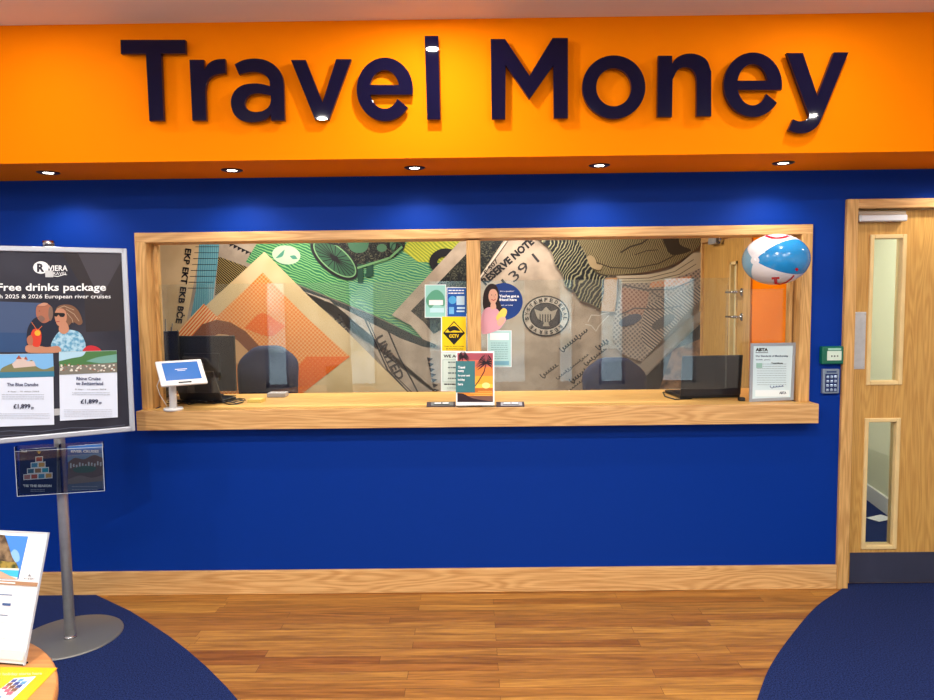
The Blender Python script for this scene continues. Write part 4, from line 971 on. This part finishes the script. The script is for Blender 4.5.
# ------------------------------------------------------------------ keypad and break glass on the wall
k0, k1 = onY(823, 369, YW-.02), onY(839, 393.5, YW-.02)
kp = thing('door_keypad', ((k0.x+k1.x)/2, YW-.01, k1.z), 'grey access keypad with blue buttons on the wall left of the door', 'keypad')
b = newbm(); box(b, k0.x, k1.x, YW-.022, YW+.001, k1.z, k0.z, 0, .004, 2); finish('housing', b, mat('keypad_grey', (136, 150, 168), .35, .4), kp)
kw, kh = (k1.x-k0.x), (k0.z-k1.z)
b = newbm(); box(b, k0.x+.012, k1.x-.012, YW-.0235, YW-.021, k1.z+.01, k0.z-.026); finish('key_field', b, flatc(34, 52, 100), kp)
b = newbm(); box(b, k0.x+.018, k1.x-.018, YW-.024, YW-.021, k0.z-.02, k0.z-.010); finish('status_light', b, flatc(60, 80, 120), kp)
b0 = None
for r_ in range(4):
    for c_ in range(3):
        x = k0.x+kw*(.27+.23*c_); z = k0.z-kh*(.32+.175*r_)
        b = newbm(); box(b, x-.007, x+.007, YW-.028, YW-.0234, z-.007, z+.007, 0, .002); finish('key_button', b, mat('key_steel', (160, 178, 205), .3, .5), kp)
g0_, g1_ = onY(822, 346.5, YW-.03), onY(843, 364, YW-.03)
bg = thing('break_glass_box', ((g0_.x+g1_.x)/2, YW-.02, g1_.z), 'green emergency break glass door release box above the keypad', 'emergency box')
gx1 = min(g1_.x, dxo-.003)
b = newbm(); box(b, g0_.x, gx1, YW-.035, YW, g1_.z, g0_.z, 0, .005, 2); finish('green_housing', b, mat('green_box', (8, 98, 76), .3), bg)
b = newbm(); box(b, g0_.x+.026, gx1-.012, YW-.037, YW-.034, g1_.z+.02, g0_.z-.024, 0, .001); fp = finish('front_panel', b, flatc(206, 222, 206), bg)
a = Art((0, YW-.0374, 0), (0, -1, 0), .0003); cx_ = (g0_.x+gx1)/2
a.mapper = lambda x, y: Vector((x, YW-.0374, y)); mid = (g0_.z+g1_.z)/2
a.polys([[(cx_-.01+s, mid-.01), (cx_-.002+s, mid-.004), (cx_-.01+s, mid+.002)] for s in (0,)]+[[(cx_+.026, mid-.01), (cx_+.018, mid-.004), (cx_+.026, mid+.002)]], INK); a.poly(ell(cx_+.008, mid-.004, .004, .004, n=16), INK)
a.build('arrow_marks', fp)
b = newbm(); box(b, g0_.x+.03, gx1-.015, YW-.0365, YW-.034, g0_.z-.02, g0_.z-.009); finish('instruction_strip', b, flatc(150, 200, 180), bg)

# ------------------------------------------------------------------ poster stand
SX, SY = -1.924, 3.215
ps = thing('poster_stand', (SX, SY, .0065), 'silver floor stand holding a large framed cruise poster at the left', 'poster stand')
b = newbm(); lathe(b, (SX-.018, SY+.028, .0065), [(0, .011), (.05, .011), (.222, .007), (.232, .003), (.232, 0), (0, 0)], 64); finish('base_disc', b, BASEM, ps)
b = newbm(); cyl(b, (SX, SY, .017), (SX, SY, 1.885), .0232, seg=32); pole = finish('pole', b, STEEL, ps)
b = newbm(); cyl(b, (SX, SY, 1.863), (SX, SY, 1.887), .0245, seg=32); finish('pole_cap', b, CHROME, pole)
b = newbm(); cyl(b, (SX, SY, .0165), (SX, SY, .03), .028, .025, seg=32); finish('pole_collar', b, CHROME, pole)
fR = Vector((-1.600, 3.300, 0)); fd = Vector((.86, .51, 0)).normalized(); fn_ = Vector((fd.y, -fd.x, 0))
FZ0, FZ1 = onP(134.5, 431, fR, fn_).z, onP(128, 248.5, fR, fn_).z
xr = onP(131, 340, fR, fn_); fw = .635; Rr = Vector((xr.x, xr.y, 0)); Ll = Rr-fd*fw
b = newbm(); fb_ = .024
def fbar(s0, s1, z0, z1):
    p = Ll+fd*((s0+s1)/2)+Vector((0, 0, (z0+z1)/2)); obox(b, p-fn_*.004, fd, fn_, Vector((0, 0, 1)), s1-s0, .016, z1-z0, 0, .004, 2)
fbar(0, fb_, FZ0, FZ1); fbar(fw-fb_, fw, FZ0, FZ1); fbar(fb_*.4, fw-fb_*.4, FZ0, FZ0+fb_); fbar(fb_*.4, fw-fb_*.4, FZ1-fb_, FZ1)
finish('snap_frame', b, mat('frame_satin', (186, 190, 200), .35, .5), ps)
b = newbm(); obox(b, Ll+fd*fw/2+Vector((0, 0, (FZ0+FZ1)/2))-fn_*.009, fd, fn_, Vector((0, 0, 1)), fw-.01, .004, FZ1-FZ0-.01); finish('back_panel', b, GREYP, ps)
b = newbm(); pc = Ll+fd*fw/2; 
for zz in (FZ0+.12, FZ1-.12):
    b = newbm(); obox(b, Vector((SX, SY, zz)).lerp(Vector((pc.x, pc.y, zz))-fn_*.012, .5), (Vector((SX, SY, 0))-Vector((pc.x, pc.y, 0))).normalized(), fd, Vector((0, 0, 1)), .10, .03, .03); finish('bracket', b, STEEL, ps)
a = Art(Rr-fn_*.0066, fn_, .00025)
dk = pattern('poster_slate', (40, 40, 52), (58, 58, 70), 'noise', 2.5, detail=2)
def prc(z):  return z
TL, TRt, BR_, BL_ = (-45, 245), (126, 250.5), (132, 429.5), (-45, 448)
a.poly([TL, TRt, BR_, BL_], dk)
# sea and sky band, canopy
a.poly([(-45, 318), (40, 321), (38, 352), (-45, 352)], flatc(42, 72, 116)); a.poly([(-45, 300), (44, 303), (40, 333), (-45, 332)], flatc(64, 82, 118))
a.poly([(60, 250), (126, 250), (129, 330), (86, 332), (84, 290)], flatc(44, 38, 42)); a.poly([(126, 252), (76, 249), (100, 300)], flatc(66, 62, 70))
# logo
a.poly(ell(41, 267.5, 7.8, 6.2), PAPER); a.text('R', 37, 263.5, 44.5, 272, flatc(40, 42, 56), .05); a.text('IVIERA', 47, 265.4, 67.5, 271, PAPER, .02); a.text('TRAVEL', 50, 272, 67, 275, PAPER, .0)
a.polys(stroke([(44, 271), (50, 275.6), (58, 276.4), (66, 274)], .7), PAPER)
a.text('Free drinks package', -2.6, 283.4, 106, 293.2, PAPER, .02); a.text('with 2025 & 2026 European river cruises', -10, 294.4, 110.6, 299.6, PAPER, .008)
# couple
sk1, sk2 = flatc(166, 104, 80), flatc(186, 130, 102)
a.poly(contour([(27, 352, 1), (27, 332), (31, 322), (37, 317), (46, 317), (54, 320), (58, 330), (60, 352, 1)]), flatc(24, 30, 50))
a.poly(contour([(36, 313), (37, 306), (42, 303.5), (48, 304), (52, 308), (52.5, 315), (49, 321), (43, 323), (38, 319)]), sk1)
a.poly(contour([(49, 308), (52, 307), (53, 315), (50.5, 321), (48.5, 316)]), flatc(120, 96, 84)); a.polys(stroke([(37.5, 317.2), (40, 318)], .6), flatc(120, 60, 50)); a.polys([ell(39.4, 311, .6, .4, n=8)], INK)
a.poly(contour([(54, 352, 1), (51, 345), (56, 335), (62, 330), (72, 330), (80, 333), (85, 342), (86, 352, 1)]), pattern('dress_blue', (88, 150, 186), (168, 204, 222), 'noise', 60, detail=2))
a.poly(contour([(56, 312), (58, 306.5), (65, 304.5), (73, 306), (79, 312), (82.5, 322), (79, 325), (73, 322), (68, 326), (61, 326)]), flatc(120, 84, 62))
a.poly(contour([(54.6, 315), (56.5, 309.5), (62, 308.5), (66, 312), (66.5, 320), (63, 325.5), (58, 325.5), (55.6, 321)]), sk2); a.poly(contour([(60, 324), (66, 322), (69, 330), (64, 334), (59, 331)]), sk2)
a.poly(contour([(54.2, 313), (59, 312.8), (64.6, 313.4), (64, 316.6), (60.4, 316.8), (58.6, 314.8), (56.6, 316.6), (54.6, 316)]), INK); a.polys(stroke([(56.4, 321.6), (59.4, 321.4)], .8), flatc(160, 60, 60))
a.poly(contour([(26, 346), (34, 344.5), (46, 347), (58, 346), (60, 352), (40, 353), (27, 352)]), sk2)
a.poly(contour([(31, 334), (34, 329), (40, 330), (41.5, 337), (39.5, 346), (33.5, 346), (31.5, 340)]), flatc(206, 60, 40)); a.poly(ell(37.6, 333, 3, 2.8), flatc(244, 170, 50)); a.poly(contour([(27, 338), (31, 335), (33, 340), (32, 345), (28, 344)]), sk1)
a.polys(stroke([(38, 330), (42, 326)], .5)+stroke([(37, 330), (31.5, 322)], .5), flatc(230, 120, 60))
a.poly(contour([(83, 352), (87, 346), (95, 346), (101, 350), (99, 353)]), flatc(190, 40, 50))
a.polys(stroke([(-20, 433), (10, 430.5), (40, 431.5), (70, 427.6), (100, 427.6), (125, 424.6)], .6)+stroke([(-20, 437), (20, 434.5), (50, 434.8), (90, 430.4), (122, 429)], .5), flatc(84, 88, 106))
a.polys(stroke([(57, 309), (64, 306), (74, 310)], .6)+stroke([(66, 309), (74, 314), (79, 321)], .6)+stroke([(67, 313), (72, 319), (73, 323)], .5), flatc(176, 150, 124)); a.poly(contour([(38, 305.6), (43, 302.8), (48, 303.6), (44, 306)]), flatc(196, 140, 114)); a.poly(contour([(38.4, 316.6), (42, 315.6), (45, 319), (41, 322)]), flatc(128, 96, 84))
# white cards
def card(x0, x1, yt, yb_, tint): a.poly([(x0, yt), (x1, yt-1.2), (x1+1.2, yb_-3.6), (x0+1, yb_)], tint)
card(-42, 53, 354.6, 428, flatc(216, 224, 240)); card(59, 116.5, 351.6, 420.6, flatc(216, 224, 240))
a.poly([(-42, 355), (53, 353.5), (54, 376), (-42, 379)], flatc(120, 176, 224)); a.poly([(-42, 371), (54, 370), (54.2, 376.5), (-42, 379)], flatc(50, 118, 150))
a.poly(contour([(0, 372, 1), (2, 368), (10, 364), (18, 361), (24, 358, 1), (27, 362), (32, 360), (36, 366), (44, 369), (54, 366, 1), (54, 371, 1)]), flatc(120, 120, 84)); a.poly(contour([(12, 364, 1), (18, 358, 1), (24, 357, 1), (27, 361, 1), (34, 361, 1), (36, 366, 1), (14, 368, 1)]), flatc(206, 186, 178)); a.polys([[(16, 359), (19, 355), (22, 359)], [(24, 359), (26, 356), (28, 360)]], flatc(160, 80, 60))
a.poly([(59, 351.8), (116.4, 350.6), (117, 372), (59.4, 374.6)], flatc(70, 116, 66)); a.poly(contour([(59, 352, 1), (86, 351.4, 1), (82, 356), (72, 358), (59, 361, 1)]), flatc(170, 206, 226)); a.poly(contour([(86, 361, 1), (98, 357), (116.6, 354, 1), (116.8, 362, 1), (100, 363)]), flatc(110, 160, 150))
a.poly([(59.2, 366), (116.8, 362.5), (117, 372), (59.4, 374.6)], flatc(120, 116, 106)); rr_ = random.Random(5)
a.polys([rect(x_, y_, x_+1.8, y_+1.4) for x_, y_ in [(rr_.uniform(60, 114), rr_.uniform(364, 370)) for _ in range(36)]], flatc(224, 220, 210)); a.polys([rect(x_, y_, x_+1.6, y_+.8) for x_, y_ in [(rr_.uniform(60, 114), rr_.uniform(363, 370)) for _ in range(20)]], flatc(150, 84, 60))
a.text('The Blue Danube', 7, 382.6, 38.5, 386, flatc(36, 44, 90), .02); a.text('8 days - 10 dates 2025', 8, 390.6, 39, 392.2, INK, .0); a.lines(2, 44, [394.4, 396.6, 398.6], flatc(130, 136, 150), .4)
a.text('£1,899', 13.5, 403.6, 30.5, 409, flatc(30, 36, 70), .03); a.text('pp', 31.3, 406.6, 34, 409.4, flatc(30, 36, 70), .03); a.lines(-20, 50, [413.4, 415.4, 417.6], flatc(160, 164, 176), .4)
a.text('Rhine Cruise\nto Switzerland', 76, 376.6, 103, 384.8, flatc(36, 44, 90), .02); a.text('8 days - 14 dates 2025', 75, 388.4, 106, 390, INK, .0); a.lines(72, 110, [392.4, 394.4], flatc(130, 136, 150), .4)
a.text('£1,899', 80.5, 398.8, 98, 404, flatc(30, 36, 70), .03); a.text('pp', 98.8, 401.6, 101.6, 404.2, flatc(30, 36, 70), .03); a.lines(64, 112, [409.4, 411.4, 413.6, 415.6], flatc(160, 164, 176), .4)
a.build('cruise_poster', ps)

# literature holder on the pole
hd = Vector((.975, .22, 0)).normalized(); hn = Vector((hd.y, -hd.x, 0)); hp = Vector((SX, SY, 0))+hn*.045
lh = thing('leaflet_holder', hp+Vector((0, 0, .70)), 'clear acrylic holder with two leaflets clipped to the pole below the cruise poster', 'leaflet holder')
def hq(px, py): return onP(px, py, hp, hn)
hA, hB = hq(17.3, 472), hq(104.3, 465); hz0, hz1 = hq(60, 493).z, hq(60, 444).z
b = newbm(); hw = (hB-hA).length; hc = (hA+hB)/2; hc.z = (hz0+hz1)/2
obox(b, hc-hn*.014, hd, hn, Vector((0, 0, 1)), hw, .002, hz1-hz0); obox(b, hc+hn*.014-Vector((0, 0, .01)), hd, hn, Vector((0, 0, 1)), hw, .002, hz1-hz0-.02)
up3 = Vector((0, 0, 1))
obox(b, Vector((hc.x, hc.y, hz0+.001)), hd, hn, up3, hw, .028, .003)
for s in (-1, 0, 1): obox(b, hc+hd*(s*(hw/2-.001)), hd, hn, up3, .002, .028, hz1-hz0)
finish('acrylic_pocket', b, ACRYL, lh)
b = newbm()
for zz in (hz0, hz1-.022):
    for k_ in (14,): obox(b, Vector((hc.x, hc.y, zz+.001))+hn*.0155, hd, hn, up3, hw, .0012, .0022)
for s in (-1, 1): obox(b, hc+hd*(s*(hw/2))+hn*.0155, hd, hn, up3, .0022, .0012, hz1-hz0)
finish('acrylic_edge', b, mat('acrylic_edge', (190, 200, 212), .15, spec=.8), lh)
b = newbm(); cyl(b, Vector((SX, SY, hc.z+.04)), Vector((SX, SY, hc.z+.04))+hn*.029, .008, seg=16); finish('fixing_screw', b, CHROME, lh)
for side in (0, 1):
    lf = thing('leaflet', hc+hn*.0+hd*(-.1+.2*side)-up3*.1, ('navy seasonal leaflet with a tree of photos in the left pocket of the holder', 'blue and grey leaflet with a landscape photo in the right pocket of the holder')[side], 'leaflet', 'leaflets in the pole holder')
    px0, px1 = ((19.5, 57), (67.5, 103))[side]
    c4 = [hq(px0, 447+(58-px0)*.07), hq(px1, 447+(58-px1)*.07), hq(px1, 492+(58-px1)*.07), hq(px0, 492+(58-px0)*.07)]
    c4 = [v-hn*.006 for v in c4]; b = newbm(); prism(b, c4, hn*.004); finish('paper', b, PAPER, lf)
    a = Art(hp-hn*.0016, hn, .0002); T = lambda x, y: (x, y+(58-x)*.07)
    def R4(x0, y0, x1, y1): return [T(x0, y0), T(x1, y0), T(x1, y1), T(x0, y1)]
    if side == 0:
        a.poly(R4(px0, 447, px1, 492), flatc(16, 40, 92)); a.text('tui', 21, 450, 27, 452.2, PAPER, .04)
        rows = [(39, 1), (38, 2), (38, 3), (38, 4)]; y = 455; cols = [(190, 90, 80), (80, 150, 190), (210, 160, 90), (60, 110, 140), (160, 120, 90), (40, 160, 190), (190, 130, 130)]; q_ = 0
        for rN, (cx, n_) in enumerate(rows):
            for k in range(n_):
                x = cx-(n_*7.2)/2+k*7.2; a.poly(R4(x, y+rN*5.6, x+7.6, y+rN*5.6+5.8), PAPER); c_ = cols[q_ % 7]; q_ += 1; a.poly(R4(x+.8, y+rN*5.6+.8, x+6.8, y+rN*5.6+5), flatc(*c_))
        a.polys([[(39, 449.6), (40, 453.6), (37, 451.4), (41.4, 451.2), (38.4, 453.8)]], flatc(220, 190, 110)); a.text("'TIS THE SEASON", 23.5, 484.2, 52, 486.8, PAPER, .05); a.lines(31, 45, [489.4, 491], flatc(180, 190, 210), .4)
    else:
        a.poly(R4(px0, 447, px1, 492), flatc(96, 112, 142)); a.poly(R4(px0, 447, px1, 457), flatc(50, 104, 176)); a.poly(R4(px0, 456, px1, 463), flatc(126, 150, 184))
        a.poly(contour([T(68, 463)+(1,), T(75, 459), T(84, 461), T(94, 457.5), T(102.8, 461)+(1,), T(102.8, 470)+(1,), T(68, 470)+(1,)]), flatc(120, 96, 92))
        a.poly(R4(px0, 469, px1, 480), flatc(112, 98, 98)); a.polys([R4(70+k*3, 464+(k % 3), 71.6+k*3, 469-(k % 2)) for k in range(11)], flatc(200, 200, 204)); a.poly(contour([T(73, 470), T(84, 467.5), T(96, 470), T(92, 474), T(78, 474)]), flatc(80, 112, 104))
        a.text('RIVER CRUISES', 71, 450, 99, 452.6, PAPER, .04); a.poly(contour([T(68, 480)+(1,), T(80, 477), T(92, 480), T(102.8, 478)+(1,), T(102.8, 484)+(1,), T(68, 485)+(1,)]), flatc(140, 126, 124)); a.lines(72, 98, [486.5, 489.5], flatc(190, 190, 196), .4)
    a.build('print', lf)

# ------------------------------------------------------------------ round table with sign and leaflet
TZ = .77; TC = (-1.36, 1.245); TR = .5
rt = thing('round_table', (TC[0], TC[1], 0), 'round honey coloured wooden table in the bottom left corner', 'table')
TOP = oak('table_oak', 0, (176, 112, 58), (206, 142, 82), .4, .5)
b = newbm(); lathe(b, (TC[0], TC[1], 0), [(0, TZ-.03), (TR-.006, TZ-.03), (TR, TZ-.024), (TR, TZ-.006), (TR-.006, TZ), (0, TZ)], 96); finish('table_top', b, TOP, rt)
b = newbm(); cyl(b, (TC[0], TC[1], .03), (TC[0], TC[1], TZ-.03), .04, seg=32); finish('pedestal', b, STEEL, rt)
b = newbm(); lathe(b, (TC[0], TC[1], 0), [(0, .035), (.04, .03), (.26, .014), (.27, .007), (0, .007)], 64); finish('foot_disc', b, BASEM, rt)
B_ = onZ(24.2, 666, TZ); A_2 = onZ(0, 664, TZ); sd = (B_-A_2); sd.z = 0; sd.normalize()
su = Vector((-.005, .325, .945)); su = (su-sd*su.dot(sd)).normalized(); sn_ = sd.cross(su)
if sn_.y > 0: sn_ = -sn_
SWd, SHt = .215, .292
sh = thing('sign_holder', B_-sd*SWd/2, 'slanted white holiday offer sign in a clear holder on the round table', 'sign holder')
B2 = B_+Vector((0, 0, .004))
def sp3(u, v): return B2-sd*(SWd-u)+su*v
b = newbm(); prism(b, [sp3(0, 0), sp3(SWd, 0), sp3(SWd, SHt), sp3(0, SHt)], -sn_*.003)
hz = Vector((sn_.x, sn_.y, 0)).normalized()
prism(b, [sp3(0, 0), sp3(SWd, 0), sp3(SWd, 0)-hz*.012, sp3(0, 0)-hz*.012], (0, 0, -.003)); finish('acrylic_body', b, ACRYL, sh)
b = newbm()
for u in (-.0012, SWd+.0012): obox(b, sp3(u, SHt/2), sd, su, sn_, .0024, SHt+.004, .006)
obox(b, sp3(SWd/2, SHt+.0012), sd, su, sn_, SWd+.004, .0024, .006); finish('acrylic_edge', b, MATS['acrylic_edge'], sh)
a = Art(sp3(0, 0)+sn_*.0006, sn_, .0003)
a.mapper = lambda x, y: sp3(SWd+(x/SWd_px)*SWd, SHt*(1-y))+sn_*.0006
SWd_px = 94.0
a.poly([(-94, 0), (0, 0), (0, 1), (-94, 1)], flatc(232, 234, 240))
a.poly([(-94, .03), (-22, .03), (-24, .37), (-94, .37)], flatc(66, 128, 208)); a.poly(contour([(-40, .19), (-36, .14), (-30, .16), (-27, .22), (-32, .24), (-38, .22)]), flatc(130, 176, 226))
a.poly(contour([(-94, .0, 1), (-50, .03, 1), (-44, .10), (-36, .2), (-27, .27, 1), (-27, .31, 1), (-94, .31, 1)]), pattern('thatch', (70, 56, 44), (140, 116, 88), 'noise', 40, detail=5)); a.poly([(-94, .22), (-30, .24), (-26, .29), (-94, .3)], pattern('bushes', (60, 66, 30), (150, 130, 60), 'noise', 70, detail=4))
a.poly([(-94, .3), (-25, .285), (-25, .37), (-94, .37)], flatc(216, 214, 206)); a.poly([(-60, .305), (-25, .30), (-24.6, .355), (-36, .345)], flatc(60, 176, 206)); a.poly([(-94, .31), (-46, .315), (-25, .37), (-94, .37)], flatc(190, 156, 134))
a.poly([(-94, .385), (0, .385), (0, .415), (-94, .415)], flatc(160, 122, 92)); a.poly(rect(-60, .395, -26, .404), PAPER)
a.text('BLUE BAY', -17, .352, -4, .365, flatc(70, 74, 84), .02); a.polys([[(-11, .32), (-9, .34), (-13, .34)]], flatc(120, 124, 134)); a.polys([rect(-14, .343, -7, .346)], flatc(120, 124, 134))
a.polys([rect(-70, .46, -22, .463), rect(-70, .70, -22, .703), rect(-22.4, .46, -22, .703), rect(-70, .46, -69.6, .703)], flatc(150, 160, 176)); a.polys([rect(-60, .555, -40, .575), rect(-36, .555, -26, .575)], flatc(60, 90, 140))
a.polys([rect(-66, .487, -26, .497), rect(-66, .642, -27, .652)], flatc(110, 128, 156)); a.poly([(-94, .9), (0, .9), (0, .97), (-94, .97)], flatc(200, 204, 210)); a.lines(-80, -10, [.82], flatc(150, 156, 170), .004)
a.build('sign_print', sh)
# yellow leaflet
yl0 = [onZ(-30, 667, TZ), onZ(57.5, 668.3, TZ), onZ(25, 702, TZ), onZ(-30, 730, TZ)]
yf = thing('leaflet', onZ(20, 680, TZ), 'yellow leaflet with photo grid lying on the round table', 'leaflet')
# keep its corner on the table top
b = newbm(); prism(b, [v+Vector((0, 0, .0012)) for v in yl0], (0, 0, -.001)); finish('paper', b, flatc(236, 166, 6), yf)
a = Art((0, 0, TZ+.0014), (0, 0, 1), .0002)
a.text('Your holiday starts here', -10, 672.5, 42, 676, flatc(250, 226, 150), .02, -1)
G = []; cols = [(60, 70, 130), (180, 90, 110), (90, 140, 180), (120, 80, 60), (220, 220, 224)]
a.poly([(14, 678.5), (36, 676.5), (10, 702), (-16, 702)], PAPER)
for r_ in range(6):
    for c_ in range(3):
        x = 13+c_*7-r_*4.6; y = 679.6+r_*3.8-c_*.7; a.poly([(x, y), (x+5.6, y-.5), (x+2.2, y+2.7), (x-3.4, y+3.2)], flatc(*cols[(r_*3+c_*2) % 5]), False)
a.build('print', yf)

# ------------------------------------------------------------------ light
def area(name, loc, sx, sy, e_, col=(1, 1, 1), rot=(0, 0, 0), spread=180):
    l = bpy.data.lights.new(name, 'AREA'); l.shape = 'RECTANGLE'; l.size = sx; l.size_y = sy; l.energy = e_; l.color = col; l.spread = radians(spread)
    o = bpy.data.objects.new(name, l); COL.objects.link(o); o.location = loc; o.rotation_euler = rot; return o
for x in (-2.3, 0, 2.3):
    for y in (-2.4, .2): area('room_fill_light', (x, y, ZC-.02), 1.1, .55, 34, (1, .97, .93))  # unseen area lights added for general room light
def spot(name, loc, tgt, e_, ang, blend=.5, col=(1, .95, .88), soft=.04):
    l = bpy.data.lights.new(name, 'SPOT'); l.energy = e_; l.spot_size = radians(ang); l.spot_blend = blend; l.color = col; l.shadow_soft_size = soft
    o = bpy.data.objects.new(name, l); COL.objects.link(o); o.location = loc; o.rotation_euler = (Vector(tgt)-Vector(loc)).to_track_quat('-Z', 'Y').to_euler(); return o
for (x, y, e_) in ((-.18, 2.84, 12), (-1.9, 2.84, 3.5), (1.55, 2.84, 4.5), (-2.75, 1.45, 20), (-1.02, 1.50, 32), (.83, 1.45, 36), (2.43, 1.40, 13)):
    l = area('shop_ceiling_downlight', (x, y, ZC-.006), .06, .06, e_, (1, .95, .88)); l.data.shape = 'DISK'
for x in (-1.7, 1.7):  # unseen point lamps added to brighten the ceiling
    l = bpy.data.lights.new('ceiling_fill_lamp', 'POINT'); l.energy = 17; l.color = (1, .93, .85); l.shadow_soft_size = .12
    o = bpy.data.objects.new('ceiling_fill_lamp', l); COL.objects.link(o); o.location = (x, .9, 2.62)
for x in (-1.3, .4): area('office_panel_light', (x, 4.8, 2.43), .8, .5, 36, (1, .93, .82))
area('corridor_light', (2.3, YW+WT+.6, 2.43), .6, .3, 22, (1, .98, .9))
w = bpy.data.worlds.new('daylight'); scene.world = w; w.use_nodes = True
bgn = w.node_tree.nodes['Background']; bgn.inputs['Color'].default_value = (.72, .86, 1, 1); bgn.inputs['Strength'].default_value = 8.0

vs_ = scene.view_settings; vs_.view_transform = 'Standard'; vs_.look = 'None'; vs_.gamma = 1; vs_.use_curve_mapping = False; vs_.exposure = 0.0
scene.display_settings.display_device = 'sRGB'
